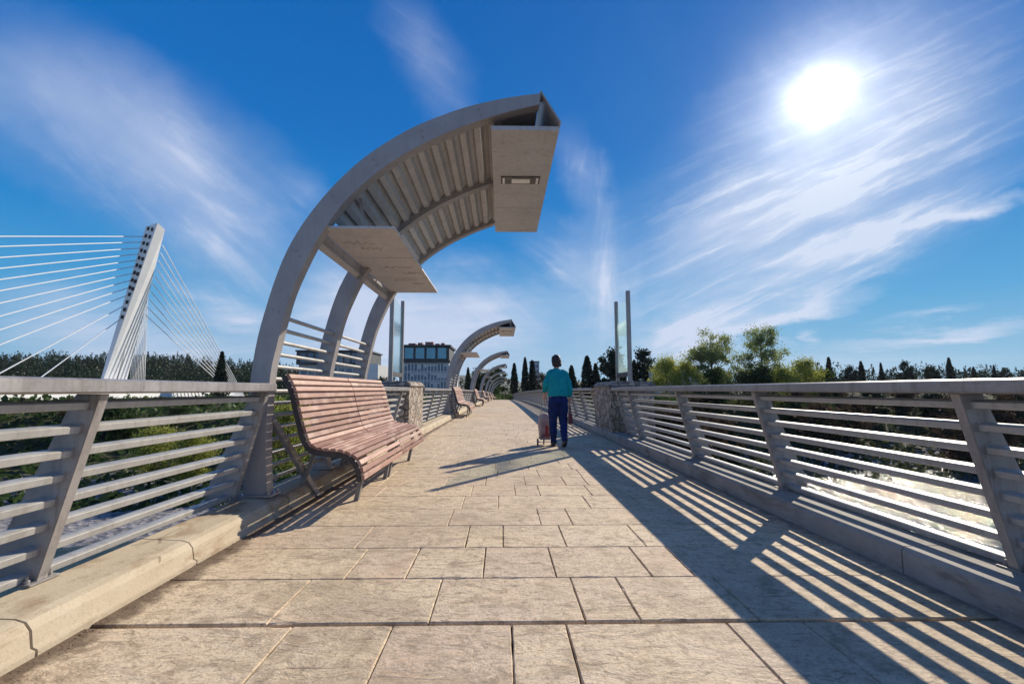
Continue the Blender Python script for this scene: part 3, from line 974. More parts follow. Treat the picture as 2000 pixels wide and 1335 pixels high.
def fuse(mb, name, mat, parent, vox, smooth_it=6, disp=0.0, dscale=6.0):
    o = mb.build(name, mat, parent)
    md = o.modifiers.new('r', 'REMESH'); md.mode = 'VOXEL'; md.voxel_size = vox; md.use_smooth_shade = True
    sm = o.modifiers.new('s', 'SMOOTH'); sm.iterations = smooth_it; sm.factor = .5
    bpy.context.view_layer.update()
    dg = bpy.context.evaluated_depsgraph_get()
    me = bpy.data.meshes.new_from_object(o.evaluated_get(dg))
    o.modifiers.clear()
    old = o.data; o.data = me; me.name = name
    if disp:
        for v in me.vertices:
            v.co += v.normal * disp * (mnoise.fractal(v.co * dscale, 1.0, 2.0, 3))
    for p in me.polygons: p.use_smooth = True
    me.materials.clear(); me.materials.append(mat)
    return o
PX, PY = 1.055, 8.55
per = empty('person', (PX, PY, zc(PY)), R(1.5))
per.rotation_euler.x = R(-3.0)
tag(per, 'person with dark hair in teal sweater and navy trousers walking away behind a trolley', 'person')
sh = [Vector((-.155, .055, 1.355)), Vector((.155, .055, 1.355))]
el = [Vector((-.238, .015, 1.10)), Vector((.236, -.01, 1.08))]
wr = [Vector((-.232, .20, .90)), Vector((.232, .07, .835))]
def hand(mb, w, d, side):
    """palm, four fingers of different length curled forward, thumb off the side"""
    d = d.normalized(); fw = Vector((0, 1, 0)); fw = (fw - d * fw.dot(d)).normalized(); lat = d.cross(fw)
    pc = w + d * .045
    mb.ell(pc, (.016, .036, .048), 12, 8)
    for i, (o_, ln) in enumerate(((-.027, .070), (-.009, .079), (.009, .075), (.026, .060))):
        a = w + d * .082 + fw * o_
        inn = Vector((-side, 0, 0))
        b_ = a + d * ln * .42 + inn * ln * .10
        c = b_ + d * ln * .20 + inn * ln * .34
        e = c - d * ln * .12 + inn * ln * .28
        cap_chain(mb, [a, b_, c, e], [.0088, .0084, .0078, .0068], 8)
    a = w + d * .03 + fw * .030
    cap_chain(mb, [a, a + d*.026 + fw*.022 - lat*0, a + d*.052 + fw*.026 + Vector((-side*.014, 0, 0))], [.0105, .0095, .008], 8)
b = MB()
b.ell((0, .155, 1.60), (.072, .093, .112), 20, 14)                # skull
b.ell((0, .20, 1.548), (.050, .055, .060), 14, 10)                # jaw
b.ell((0, .255, 1.575), (.013, .020, .022), 10, 8)                # nose
b.ell((0, .243, 1.538), (.024, .012, .008), 10, 6)                # lips
for s in (-1, 1):
    b.ell((s*.030, .232, 1.605), (.013, .012, .010), 10, 6)       # eyes
    b.ell((s*.074, .155, 1.590), (.011, .020, .031), 10, 8)       # ears
cap_chain(b, [(0, .075, 1.40), (0, .105, 1.47), (0, .14, 1.55)], [.062, .054, .052])
loft(b, [(0, -.01, .82, .165, .115), (0, .0, .95, .165, .115), (0, .02, 1.10, .145, .10), (0, .045, 1.28, .165, .115), (0, .06, 1.40, .13, .08)])
for i, s in enumerate((-1, 1)):
    cap_chain(b, [sh[i], el[i], wr[i]], [.042, .031, .027])
    hand(b, wr[i], wr[i] - el[i], s)
hip = [Vector((-.09, -.005, .86)), Vector((.09, -.005, .86))]
kn = [Vector((-.088, .07, .48)), Vector((.092, .02, .475))]
an = [Vector((-.080, .09, .09)), Vector((.086, -.19, .13))]
for i in range(2):
    cap_chain(b, [hip[i], kn[i], an[i]], [.085, .058, .038])
b.tube([an[0], an[0] + Vector((0, .11, -.05))], [.036, .03], 10); b.tube([an[1], an[1] + Vector((0, .10, -.07))], [.036, .03], 10)
fuse(b, 'body', M['skin'], per, .0075, 3)
sw = MB()
loft(sw, [(0, -.005, .925, .188, .142), (0, -.002, .95, .192, .146), (0, .01, 1.06, .184, .144), (0, .03, 1.20, .182, .146), (0, .05, 1.30, .178, .138), (0, .06, 1.375, .150, .112), (0, .075, 1.435, .095, .082), (0, .09, 1.462, .070, .070)])
for i, s in enumerate((-1, 1)):
    m_ = sh[i].lerp(el[i], .5) + Vector((s*.008, 0, 0))
    end = el[i].lerp(wr[i], .30 if s < 0 else .55)
    cap_chain(sw, [Vector((s*.10, .055, 1.385)), sh[i], m_, el[i], end], [.064, .060, .055, .050, .045])
fuse(sw, 'sweater', M['sweater'], per, .010, 6, .017, 8)
tr = MB()
loft(tr, [(0, -.012, .78, .172, .128), (0, -.008, .88, .176, .132), (0, 0, .955, .168, .125)])
for i, s in enumerate((-1, 1)):
    cap_chain(tr, [hip[i] + Vector((0, -.01, -.02)), hip[i].lerp(kn[i], .5) + Vector((0, -.01, 0)), kn[i], kn[i].lerp(an[i], .5) + Vector((0, -.012, 0)), an[i] + Vector((0, 0, .02))], [.100, .094, .076, .068, .060])
fuse(tr, 'trousers', M['trousers'], per, .010, 4, .017, 10)
hr = MB()
hr.ell((0, .140, 1.628), (.088, .100, .100), 20, 14)
hr.ell((0, .085, 1.585), (.084, .062, .088), 16, 12)
hr.ell((.03, .070, 1.540), (.060, .045, .060), 14, 10)
hr.ell((-.035, .075, 1.545), (.052, .045, .055), 14, 10)
fuse(hr, 'hair', M['hair'], per, .010, 2, .028, 22)
for i in range(2):
    so = MB()
    a = an[i]
    if i == 0:
        so.ell((a.x, a.y + .075, .040), (.046, .135, .040), 16, 10); so.ell((a.x, a.y, .075), (.045, .055, .060), 14, 10)
        so.box((a.x-.042, a.y-.045, .003), (a.x+.042, a.y+.19, .025))
    else:
        so.ell((a.x, a.y + .06, .058), (.046, .125, .042), 16, 10, Matrix.Rotation(R(-14), 3, 'X')); so.ell((a.x, a.y, .10), (.045, .055, .06), 14, 10)
        so.ell((a.x, a.y + .10, .030), (.044, .08, .028), 14, 8)
    fuse(so, 'shoe', M['shoe'], per, .008, 3)

# shopping trolley pushed with the left hand
tx, ty = PX - .235, PY + .34
tro = empty('shopping_trolley', (tx, ty, zc(ty)))
tro.scale = (.86, .86, .86)
tag(tro, 'pinkish and red two wheeled shopping trolley pushed at the left of the walking person', 'trolley')
mb = MB()
n = 5
rings = [(-.115,.115,-.10,.10,.20), (-.135,.135,-.115,.115,.36), (-.14,.14,-.12,.12,.52), (-.125,.125,-.115,.115,.62), (-.07,.08,-.06,.06,.69)]
base = 0
for (x0, x1, y0, y1, z) in rings:
    for k in range(16):
        t = 2 * math.pi * k / 16; c, s = math.cos(t), math.sin(t)
        rx = (x1 - x0) / 2; ry = (y1 - y0) / 2
        mb.v.append(((x0+x1)/2 + rx*math.copysign(abs(c)**.5, c), (y0+y1)/2 + ry*math.copysign(abs(s)**.5, s), z + .01*math.sin(k*1.7)))
for i in range(4):
    for k in range(16):
        k2 = (k + 1) % 16
        mb.f.append((i*16+k, i*16+k2, i*16+16+k2, i*16+16+k)); mb.c.append(.5)
mb.f.append(tuple(range(15, -1, -1))); mb.f.append(tuple(64 + k for k in range(16))); mb.c += [.5, .5]
mb.build('bag', M['bagcloth'], tro, smooth='all')
mb = MB(); mb.box((.015, -.138, .225), (.128, -.112, .44)); mb.build('pocket', M['bagred'], tro, bevel=.012)
mb = MB(); mb.box((-.12, -.125, .125), (.14, .12, .195)); mb.build('tray', M['bagcloth'], tro, bevel=.02)
mb = MB(); mb.box((-.02, -.16, .20), (.13, .02, .235)); mb.build('strap', M['bagred'], tro, bevel=.008)
mb = MB()
for s in (-.09, .09):
    mb.tube([(s, -.13, .12), (s, -.16, .55), (s*.9, -.26, .90), (s*.9, -.29, .955)], .009, 8)
mb.tube([(-.10, -.29, .955), (.10, -.29, .955)], .013, 8)
mb.build('handle', M['tube'], tro, smooth=True)
for s in (-.155, .155):
    w = MB(); w.tube([(s-.016, -.09, .075), (s+.016, -.09, .075)], .072, 20); wo = w.build('wheel', M['rubber'], tro, smooth=True)
    w = MB(); w.tube([(s-.020, -.09, .075), (s+.020, -.09, .075)], .035, 14); w.build('hub', M['white'], wo, smooth=True)
mb = MB(); mb.tube([(-.16, -.09, .075), (.16, -.09, .075)], .008, 8); mb.build('axle', M['tube'], tro)
mb = MB(); mb.bar((.0, .13, .13), (.0, .13, .004), .03, .03); mb.build('foot', M['rubber'], tro)
# hand bag
hb = empty('handbag', (PX + .228, PY + .055, zc(PY) + .42))
tag(hb, 'maroon handbag hanging from the right hand of the walking person', 'bag')
mb = MB()
mb.hexa([(-.045,-.12,0),(.045,-.12,0),(.045,.12,0),(-.045,.12,0),(-.02,-.10,.22),(.02,-.10,.22),(.02,.10,.22),(-.02,.10,.22)])
mb.build('pouch', M['maroon'], hb, bevel=.02, smooth=True)
mb = MB()
mb.tube([(0, -.07, .21), (0, -.045, .30), (0, 0, .335), (0, .045, .30), (0, .07, .21)], .008, 8)
mb.build('strap', M['maroon'], hb, smooth=True)

# ------------------------------------------------------------------ valley
WATER = -10.7
def sstep(a, b_, x):
    t = max(0.0, min(1.0, (x - a) / (b_ - a))); return t * t * (3 - 2 * t)
def bank_y(x):
    if x < 0: return max(27.0, 62 + .42 * x) + 3 * math.sin(x * .09)
    return 57 + .13 * x + 2.5 * math.sin(x * .07)
def zg(x, y):
    yb = bank_y(x)
    z = -11.6
    if x < 4: z += 1.25 * sstep(yb - 16, yb - 10, y)              # gravel bar on the left
    z += 8.6 * sstep(yb - 3, yb + 46, y) + (11.6 - 2.9 - 8.6) * sstep(yb + 46, yb + 70, y)
    z += 8.8 * sstep(-35, -70, y)
    z += 27 * sstep(170, 470, y) * sstep(-40, -330, x)            # wooded slope on the left
    z += 11 * sstep(200, 420, y) * sstep(30, 160, x)
    n = mnoise.noise(Vector((x * .02, y * .02, 3))) * 1.3 + mnoise.noise(Vector((x * .11, y * .11, 7))) * .35
    return z + n * (.25 + .75 * sstep(yb, yb + 30, y))
g = MB()
xs = []
x = -3200
while x <= 3200:
    xs.append(x); x += 4 if abs(x) < 170 else (14 if abs(x) < 500 else 170)
ys = []
y = -260
while y <= 4200:
    ys.append(y); y += 4 if -10 < y < 170 else (14 if y < 600 else 220)
for yy in ys:
    for xx in xs: g.v.append((xx, yy, zg(xx, yy)))
nx = len(xs)
for j in range(len(ys) - 1):
    for i in range(nx - 1):
        g.f.append((j*nx+i, j*nx+i+1, (j+1)*nx+i+1, (j+1)*nx+i)); g.c.append(.5)
tag(g.build('ground', M['ground'], smooth='all', fix=False), kind='structure')
w = MB()
def axis(lo, a, b_, hi, st, co):
    o = []; q = lo
    while q < a: o.append(q); q += co
    q = a
    while q < b_: o.append(q); q += st
    while q <= hi: o.append(q); q += co
    return o
wx = axis(-600, -64, 92, 600, .5, 24); wy = axis(-60, 6, 86, 134, .5, 8)
for yy in wy:
    for xx in wx:
        e = 1.0 if (-63 < xx < 91 and 7 < yy < 85) else 0.0
        q = Vector((xx * .55, yy * .8, 0))
        hgt = .05 * mnoise.noise(q) + .045 * mnoise.noise(q * 2.3 + Vector((4, 2, 0))) + .03 * mnoise.noise(q * 5.1 + Vector((9, 1, 3)))
        rap = max(0.0, mnoise.noise(Vector((xx * .07, yy * .09, 5))) + .35)
        w.v.append((xx, yy, WATER + e * hgt * (.45 + 1.1 * rap)))
nwx = len(wx)
for j in range(len(wy) - 1):
    for i in range(nwx - 1):
        w.f.append((j*nwx+i, j*nwx+i+1, (j+1)*nwx+i+1, (j+1)*nwx+i)); w.c.append(.5)
tag(w.build('water', M['water'], smooth='all', fix=False), kind='structure')
# far ridges
def ridge(y0, depth, xa, xb, hf, seed):
    mb = MB(); nxx = 90; ny = 10
    for j in range(ny + 1):
        t = j / ny
        for i in range(nxx + 1):
            x = xa + (xb - xa) * i / nxx
            h = hf(x)
            p = math.sin(math.pi * min(1, t * .5 + .0))
            z = -3 + h * p * (1 + .30 * mnoise.fractal(Vector((x * .004 + seed, t * 1.5, seed)), 1, 2, 5)) - 2
            mb.v.append((x, y0 + depth * t, z))
    for j in range(ny):
        for i in range(nxx):
            mb.f.append((j*(nxx+1)+i, j*(nxx+1)+i+1, (j+1)*(nxx+1)+i+1, (j+1)*(nxx+1)+i)); mb.c.append(.5)
    tag(mb.build('hills', M['hill'], smooth='all', fix=False), kind='structure')
ridge(2500, 900, -3600, 700, lambda x: 95 * math.exp(-((x + 200) / 300) ** 2) + 30 + 150 * sstep(-700, -2600, x) + 60 * math.exp(-((x + 1400) / 300) ** 2), 1.3)
ridge(1300, 500, -200, 2600, lambda x: 26 + 10 * math.sin(x * .004), 4.1)

# ------------------------------------------------------------------ trees
def leaf(mb, p, size, rnd, flat=0.0):
    a = Vector((rnd.gauss(0, 1), rnd.gauss(0, 1), rnd.gauss(0, 1) * (1 - flat))).normalized()
    b_ = a.orthogonal().normalized()
    b_.rotate(Matrix.Rotation(rnd.uniform(0, 6.3), 3, a))
    c = a.cross(b_)
    l, w = size * rnd.uniform(.7, 1.3), size * rnd.uniform(.4, .8)
    p = Vector(p)
    mb.add([p - b_*l*.5, p + c*w*.5, p + b_*l*.5, p - c*w*.5], [(0, 1, 2, 3)])
def conifer_mesh(seed, h, w, n, size, cyp=False):
    rnd = random.Random(seed); mb = MB()
    for i in range(n):
        t = rnd.random() ** (.8 if cyp else .72)
        if cyp: rad = w * .5 * (math.sin((t * .84 + .15) * math.pi) ** .6) * (1 - t * .35)
        else:
            lay = (t * 9) % 1
            rad = w * .5 * (1 - t) ** .85 * (.62 + .38 * (1 - lay)) + .06
        th = rnd.uniform(0, 6.283)
        rr = rad * (rnd.random() ** .4) * (1 + .32 * mnoise.noise(Vector((math.cos(th) * 1.3, math.sin(th) * 1.3, t * 7 + seed))))
        z = h * (.06 + .94 * t) - (0 if cyp else rr * .28)
        mb.cur = max(0, min(1, .5 + .9 * mnoise.noise(Vector((math.cos(th)*2, math.sin(th)*2, t * 8 + seed))) + rnd.uniform(-.25, .25)))
        leaf(mb, (rr * math.cos(th), rr * math.sin(th), z), size, rnd, .3)
    return mb.mesh('crown', M['cypress'] if cyp else M['needle'], tint=True, fix=False)
def broad_mesh(seed, h, w, n, size, mat, base=.25, clumps=26, spread=1.0, sparse=.55):
    rnd = random.Random(seed); mb = MB(); cl = []
    for i in range(clumps):
        th = rnd.uniform(0, 6.283); t = rnd.random()
        z = h * (base + (1 - base) * (.08 + .86 * t))
        prof = math.sin(math.pi * (.15 + .75 * t)) ** .7
        rr = w * .5 * prof * rnd.random() ** .5 * .82
        cl.append((Vector((rr*math.cos(th), rr*math.sin(th), z)), w * rnd.uniform(.09, .19) * spread, rnd.uniform(.1, .9)))
    for i in range(n):
        c, r_, tv = cl[rnd.randrange(len(cl))]
        q = Vector((rnd.gauss(0, 1), rnd.gauss(0, 1), rnd.gauss(0, .75))) * r_ * sparse
        mb.cur = max(0, min(1, tv + rnd.uniform(-.3, .3)))
        leaf(mb, c + q, size, rnd)
    return mb.mesh('crown', M[mat], tint=True, fix=False), cl
def trunk_mesh(seed, h, r_, cl=None):
    rnd = random.Random(seed); mb = MB()
    pts = [Vector((rnd.uniform(-.02, .02) * h * t, rnd.uniform(-.02, .02) * h * t, h * t)) for t in (0, .2, .4, .6, .8, .95)]
    mb.tube(pts, [r_ * q for q in (1.25, .95, .8, .6, .35, .08)], 8)
    for c, cr, tv in (cl or [])[:16]:
        t = max(.2, min(.8, c.z / h - .22)); a = Vector((0, 0, h * t))
        m_ = a.lerp(c, .5) + Vector((0, 0, -.04 * h))
        mb.tube([a, m_, c], [r_ * .42, r_ * .25, r_ * .05], 6)
    return mb.mesh('trunk', M['trunk'], smooth=True)
TV = {}
def variant(key):
    if key in TV: return TV[key]
    kind, i = key
    if kind == 'conifer': TV[key] = (conifer_mesh(11 + i, 10, 4.6, 2600, .62), trunk_mesh(i, 9.4, .17))
    elif kind == 'pine':
        cr, cl = broad_mesh(60 + i, 10, 6.0, 4400, .55, 'needle', .12, 30, 1.0, .58)
        TV[key] = (cr, trunk_mesh(i + 5, 9.6, .2, cl))
    elif kind == 'cypress': TV[key] = (conifer_mesh(31 + i, 10, 2.1, 2400, .42, True), trunk_mesh(i, 8, .12))
    elif kind == 'broad':
        cr, cl = broad_mesh(41 + i, 10, 8.5, 4200, .46, 'broad', .12, 30, 1.0, .62); TV[key] = (cr, trunk_mesh(i + 9, 9, .2, cl))
    elif kind == 'russet':
        cr, cl = broad_mesh(81 + i, 10, 8, 3200, .45, 'russet', .15, 26, 1.0, .62); TV[key] = (cr, trunk_mesh(i + 3, 9, .2, cl))
    elif kind == 'willow':
        cr, cl = broad_mesh(51 + i, 10, 8.5, 9000, .32, 'willow', .06, 44, 1.1, .60); TV[key] = (cr, trunk_mesh(i + 2, 9, .18, cl))
    elif kind == 'spring':
        cr, cl = broad_mesh(71 + i, 10, 8.4, 10500, .25, 'spring', .18, 66, .82, .46); TV[key] = (cr, trunk_mesh(i + 7, 9.3, .2, cl))
    return TV[key]
NAMES = {'conifer': 'conifer_tree', 'pine': 'pine_tree', 'cypress': 'cypress_tree', 'broad': 'broadleaf_tree', 'russet': 'russet_tree', 'willow': 'willow_tree', 'spring': 'spring_tree'}
def tree(kind, i, x, y, top, wfac=1.0, label='', group=None, base=None):
    z0 = zg(x, y) - .1 if base is None else base
    s = (top - z0) / 10.0
    o = empty(NAMES[kind], (x, y, z0), random.uniform(0, 6.28))
    o.scale = (s * wfac, s * wfac, s)
    cr, tk = variant((kind, i))
    inst('crown', cr, o); inst('trunk', tk, o)
    tag(o, label, 'tree', group)
    return o
random.seed(21)
# tall dark trees across the deck, behind the person and the right mast
G1 = 'dark trees at the far end of the bridge'
tree('cypress', 0, 4.6, 168, 10.6, 1.15, 'first slim cypress right of the vanishing point of the deck', G1)
tree('cypress', 1, 8.8, 172, 13.0, .95, 'tallest slim cypress, left of the head of the person', G1)
tree('cypress', 2, 11.4, 170, 11.8, 1.2, 'cypress touching the little tower block, left of the person', G1)
tree('conifer', 0, 23.0, 150, 8.8, 1.3, 'low dark conifer directly right of the head of the person', G1)
tree('cypress', 0, 28.2, 150, 12.0, 1.5, 'pointed dark tree midway between the person and the right glass mast', G1)
tree('conifer', 1, 31.4, 152, 9.6, 1.2, 'dark conifer at the left foot of the tall ragged pine', G1)
tree('pine', 0, 35.4, 148, 14.6, .95, 'tall ragged dark pine just left of the right glass mast', G1)
tree('conifer', 2, 40.0, 152, 11.2, 1.1, 'dark conifer seen through the right glass mast', G1)
tree('conifer', 0, 43.8, 150, 10.6, 1.1, 'narrow dark conifer touching the right edge of the right glass mast', G1)
tree('pine', 1, 46.6, 149, 14.0, .8, 'tall dark pine standing just right of the right glass mast', G1)
tree('broad', 0, 50.6, 140, 5.4, .8, 'low dark bushy tree at the right end of the shaded stone pillar', G1)
tree('broad', 1, 18.6, 158, 7.0, .9, 'low bushy tree hidden by the teal sweater of the person', G1)
tree('russet', 0, 15.0, 162, 6.4, .9, 'brownish low tree left of the person behind the far railing', G1)
# big spring trees on the right bank
G2 = 'trees on the right bank'
tree('spring', 0, 51.6, 111, 16.2, .90, 'big airy yellow green tree, the taller round crown on the right bank', G2)
tree('spring', 1, 63.4, 110, 16.2, .80, 'big upright greener tree right beside the round crowned one', G2)
tree('willow', 0, 36.2, 100, 8.0, .75, 'bright yellow green tree in front of the low flat roofed building', G2)
tree('willow', 1, 41.5, 102, 7.4, .8, 'yellow green tree right of the brightest one by the flat roofed building', G2)
tree('broad', 2, 47.2, 100, 5.6, .9, 'mid green tree under the round crowned tree', G2)
tree('broad', 0, 57.2, 102, 6.6, 1.0, 'deep green tree under the upright greener tree', G2)
tree('willow', 0, 62.4, 99, 5.8, .8, 'yellow green bush at the right foot of the upright greener tree', G2)
tree('willow', 1, 68.2, 101, 7.8, .75, 'yellow green tree standing alone right of the big pair', G2)
tree('broad', 1, 73.8, 104, 5.4, .9, 'mid green tree right of the lone yellow green one', G2)
# far line on the right: pointed trees one can tell apart
G3 = 'pointed trees of the far right skyline'
for (x, y, tp, kd, i, wf, lb) in [
    (171, 235, 15.0, 'cypress', 0, 1.3, 'tallest pointed tree of the right skyline, left of its middle'),
    (183, 236, 11.5, 'pine', 0, .9, 'round dark pine right next to the tallest pointed skyline tree'),
    (192, 240, 13.5, 'cypress', 1, 1.4, 'pointed skyline tree right of the round dark pine'),
    (201, 238, 12.6, 'conifer', 1, .9, 'broad pointed conifer in the middle of the right skyline'),
    (213, 236, 13.2, 'pine', 1, .9, 'big round pine in the right skyline'),
    (228, 238, 11.6, 'pine', 0, 1.0, 'wide pine right of the big round skyline pine'),
    (240, 240, 15.2, 'cypress', 2, 1.25, 'slim tall pointed tree towards the right end of the skyline'),
    (252, 239, 10.8, 'conifer', 2, 1.0, 'low conifer beside the slim pointed tree at the right skyline'),
    (262, 238, 11.6, 'conifer', 0, .9, 'conifer of the last dense clump of the right skyline'),
    (272, 241, 10.0, 'pine', 1, .9, 'last low pine where the right skyline drops')]:
    tree(kd, i, x, y, tp * 1.16 + .3, wf * .8, lb, G3)
# left side
G4 = 'trees on the left bank'
tree('conifer', 1, -79.2, 130, 11.6, .95, 'single tall dark conifer by the foot of the white cables', G4)
for i, (x, y, tp, kd, v, wf, lb) in enumerate([
    (-13, 176, 9.4, 'conifer', 0, .9, 'dark conifer seen through the second curved canopy'),
    (-8.5, 172, 9.0, 'pine', 0, 1.0, 'dark pine behind the third curved canopy'),
    (-4.4, 170, 8.0, 'broad', 1, 1.0, 'green tree behind the small far canopies'),
    (-1.0, 176, 9.0, 'pine', 1, .9, 'dark pine straight over the far end of the deck'),
    (-20.5, 182, 6.8, 'cypress', 1, 1.0, 'little cypress between the hotel and the third canopy'),
    (-44, 165, 5.4, 'broad', 0, 1.0, 'dark tree between the two modern buildings')]):
    tree(kd, v, x, y, tp, wf, lb, G4)
# crowns below the deck: left and right banks, seen through the rails
random.seed(33)
G5 = 'trees on the bank below the left railing'
G6 = 'trees on the bank below the right railing'
lowl = []
for i in range(46):
    y = random.uniform(48, 132); x = -random.uniform(.42, 1.12) * y
    if y < bank_y(x) + 3: continue
    kd = random.choice(['broad', 'broad', 'willow', 'conifer', 'russet'] if i % 3 else ['broad', 'conifer'])
    tree(kd, random.randrange(2), x, y, min(zg(x, y) + random.uniform(4.5, 8.5), -.3), random.uniform(.9, 1.3),
         'leafy tree growing down on the river bank behind the left railing', G5)
for i in range(46):
    x = random.uniform(22, 125); y = bank_y(x) + random.uniform(2, 34)
    kd = random.choice(['broad', 'russet', 'russet', 'conifer', 'pine'])
    tree(kd, random.randrange(2), x, y, min(zg(x, y) + random.uniform(5, 9), 1.6), random.uniform(.9, 1.3),
         'dark tree growing down on the river bank behind the right railing', G6)
# ground cover and far woods
def scatter_cover(name, n, fn, size, mat, seed):
    rnd = random.Random(seed); mb = MB()
    for i in range(n):
        x, y = fn(rnd)
        hgt = rnd.random() ** 2 * 2.4
        mb.cur = max(0, min(1, .5 + mnoise.noise(Vector((x * .12, y * .12, 0))) + rnd.uniform(-.25, .25)))
        leaf(mb, (x, y, zg(x, y) + hgt * (.4 + .6 * mnoise.noise(Vector((x*.2, y*.2, 9)))) + .15), size * rnd.uniform(.6, 1.3), rnd)
    o = mb.build(name, M[mat], tint=True, fix=False)
    tag(o, kind='stuff'); return o
def bank_pt(rnd, xa, xb, d):
    x = rnd.uniform(xa, xb); return x, bank_y(x) + (rnd.random() ** 1.3) * d - 2
scatter_cover('undergrowth', 24000, lambda r_: bank_pt(r_, -150, 10, 75), 1.0, 'broad', 1)
scatter_cover('undergrowth', 22000, lambda r_: bank_pt(r_, 0, 150, 70), 1.0, 'brush', 2)
def wood(name, pts, h0, h1, w, n, size, mat, seed):
    rnd = random.Random(seed); mb = MB()
    for (x, y) in pts:
        h = rnd.uniform(h0, h1) * (.92 + .55 * mnoise.noise(Vector((x * .03, y * .03, 2)))); z0 = zg(x, y); tb = rnd.uniform(.2, .8); ww = w * rnd.uniform(.7, 1.3)
        con = rnd.random() < .7
        for i in range(n):
            t = rnd.random(); th = rnd.uniform(0, 6.283)
            prof = (1 - t) ** .8 if con else math.sin(math.pi * (.12 + .8 * t)) ** .6
            rr = ww * .5 * prof * rnd.random() ** .5
            mb.cur = max(0, min(1, tb + rnd.uniform(-.35, .35)))
            leaf(mb, (x + rr*math.cos(th), y + rr*math.sin(th), z0 + h*t), size, rnd, .2)
    o = mb.build(name, M[mat], tint=True, fix=False)
    tag(o, kind='stuff'); return o
rnd = random.Random(8)
pts = []
for i in range(1900):
    y = rnd.uniform(215, 470); x = -y * rnd.uniform(.34, 1.30)
    pts.append((x, y))
wood('forest', pts, 6.5, 12.5, 5.0, 48, 1.25, 'needle', 4)
pts = []
for i in range(760):
    y = rnd.uniform(236, 340); x = y * rnd.uniform(.34, 1.9)
    pts.append((x, y))
wood('forest', pts, 9, 16, 6.5, 60, 1.3, 'needle', 5)
pts = []
for i in range(160):
    y = rnd.uniform(185, 250); x = y * rnd.uniform(-.42, .34)
    pts.append((x, y))
wood('forest', pts, 5, 9.5, 6, 46, 1.1, 'needle', 6)

# ------------------------------------------------------------------ buildings
def building(name, x0, x1, y0, y1, z0, floors, label, cat='building'):
    root = empty(name, ((x0 + x1) / 2, y0, z0))
    tag(root, label, cat, 'buildings beyond the trees')
    return root
# hotel: pale gridded block with a dark glazed crown
hx0, hx1, hy, hz = -34.6, -18.6, 160.0, -2.7
ho = building('hotel_block', hx0, hx1, hy, 0, hz, 0, 'pale gridded hotel block with dark blue glass upper floor')
W, D = hx1 - hx0, 17.0
def hb_(name, mat, a, b_, parent=None, bevel=0):
    mb = MB(); mb.box(a, b_); return mb.build(name, mat, parent or ho, bevel=bevel)
body = hb_('wall', M['bwall'], (-W/2, 0, 0), (W/2, D, 13.1))
cor = hb_('cornice', M['bdark'], (-W/2-.5, -.6, 13.11), (W/2+.5, D+.5, 13.9))
up = hb_('upper_floor', M['bdark'], (-W/2-.1, -.2, 13.91), (W/2+.1, D, 18.6))
rf = hb_('roof', M['bdark'], (-W/2-.7, -.9, 18.61), (W/2+.7, D+.7, 19.3))
for i in range(4):
    a = -W/2 + .55 + i * (W - .6) / 4
    f = hb_('window', M['bdark'], (a - .08, -.30, 14.35), (a + (W - .6)/4 - .75, -.205, 18.35))
    hb_('pane', M['bglass'], (a, -.36, 14.45), (a + (W - .6)/4 - .83, -.305, 18.25), f)
for i, (a, b_, h) in enumerate(((-6.5, -4.0, .7), (-3.2, -1.6, .9), (-.6, 2.2, 1.2), (3.0, 4.4, .6), (5.0, 6.2, .8))):
    hb_('roof_unit', M['roofred'], (a, 1.2, 19.31), (b_, 4, 19.31 + h))
for fl in range(4):
    for i in range(13):
        a = -W/2 + .5 + i * (W - 1.0) / 13
        wn = hb_('window', M['bglass2'], (a + .18, -.06, .9 + fl * 3.1), (a + .80, -.005, 3.2 + fl * 3.1))
        if random.random() < .45: hb_('blind', M['bwhite'], (a + .21, -.085, 3.15 + fl * 3.1 - random.choice([.6, 1.1, 1.7])), (a + .77, -.061, 3.17 + fl * 3.1), wn)
fin = MB()
for i in range(14):
    a = -W/2 + .38 + i * (W - 1.0) / 13
    fin.box((a, -.28, .2), (a + .2, -.008, 12.9))
fin.build('fin', M['bwhite'], ho)
side = hb_('end_wall', M['bwhite'], (W/2 + .01, -.3, 0), (W/2 + 2.4, D * .8, 12.2))
hb_('balcony', M['bdark'], (W/2 + .1, -1.1, 9.0), (W/2 + 2.0, -.31, 9.9), side)
# dark office building left of it, half hidden by the ribs of the near canopy
ox0, ox1, oy = -84.0, -51.5, 190.0
oz = 15.2
of = building('office_block', ox0, ox1, oy, 0, -2.0, 0, 'dark modern office block seen behind the ribs of the near canopy')
W2 = ox1 - ox0
mb = MB(); mb.box((-W2/2, 0, 0), (W2/2, 20, 13.2)); mb.build('wall', M['bwall'], of)
mb = MB(); mb.box((-W2/2-.8, -1, 13.21), (W2/2-4, 20, 18.6)); mb.build('upper_floor', M['bdark'], of)
mb = MB(); mb.box((-W2/2-1.2, -1.4, 18.61), (W2/2-3.4, 20.5, 19.2)); mb.build('roof', M['bdark'], of)
mb = MB(); mb.box((W2/2-6.5, -.4, 6.0), (W2/2+.3, -.01, 13.6)); mb.build('end_wall', M['bwhite'], of)
for i in range(9):
    a = -W2/2 + 1 + i * 3.0
    mb = MB(); mb.box((a, -1.06, 14.0), (a + 2.3, -1.01, 18.0)); mb.build('window', M['bglass2'], of)
for fl in range(3):
    for i in range(8):
        a = -W2/2 + 1 + i * 3.1
        mb = MB(); mb.box((a, -.06, 1.2 + fl * 3.9), (a + 2.2, -.01, 3.9 + fl * 3.9)); mb.build('window', M['bglass2'], of)
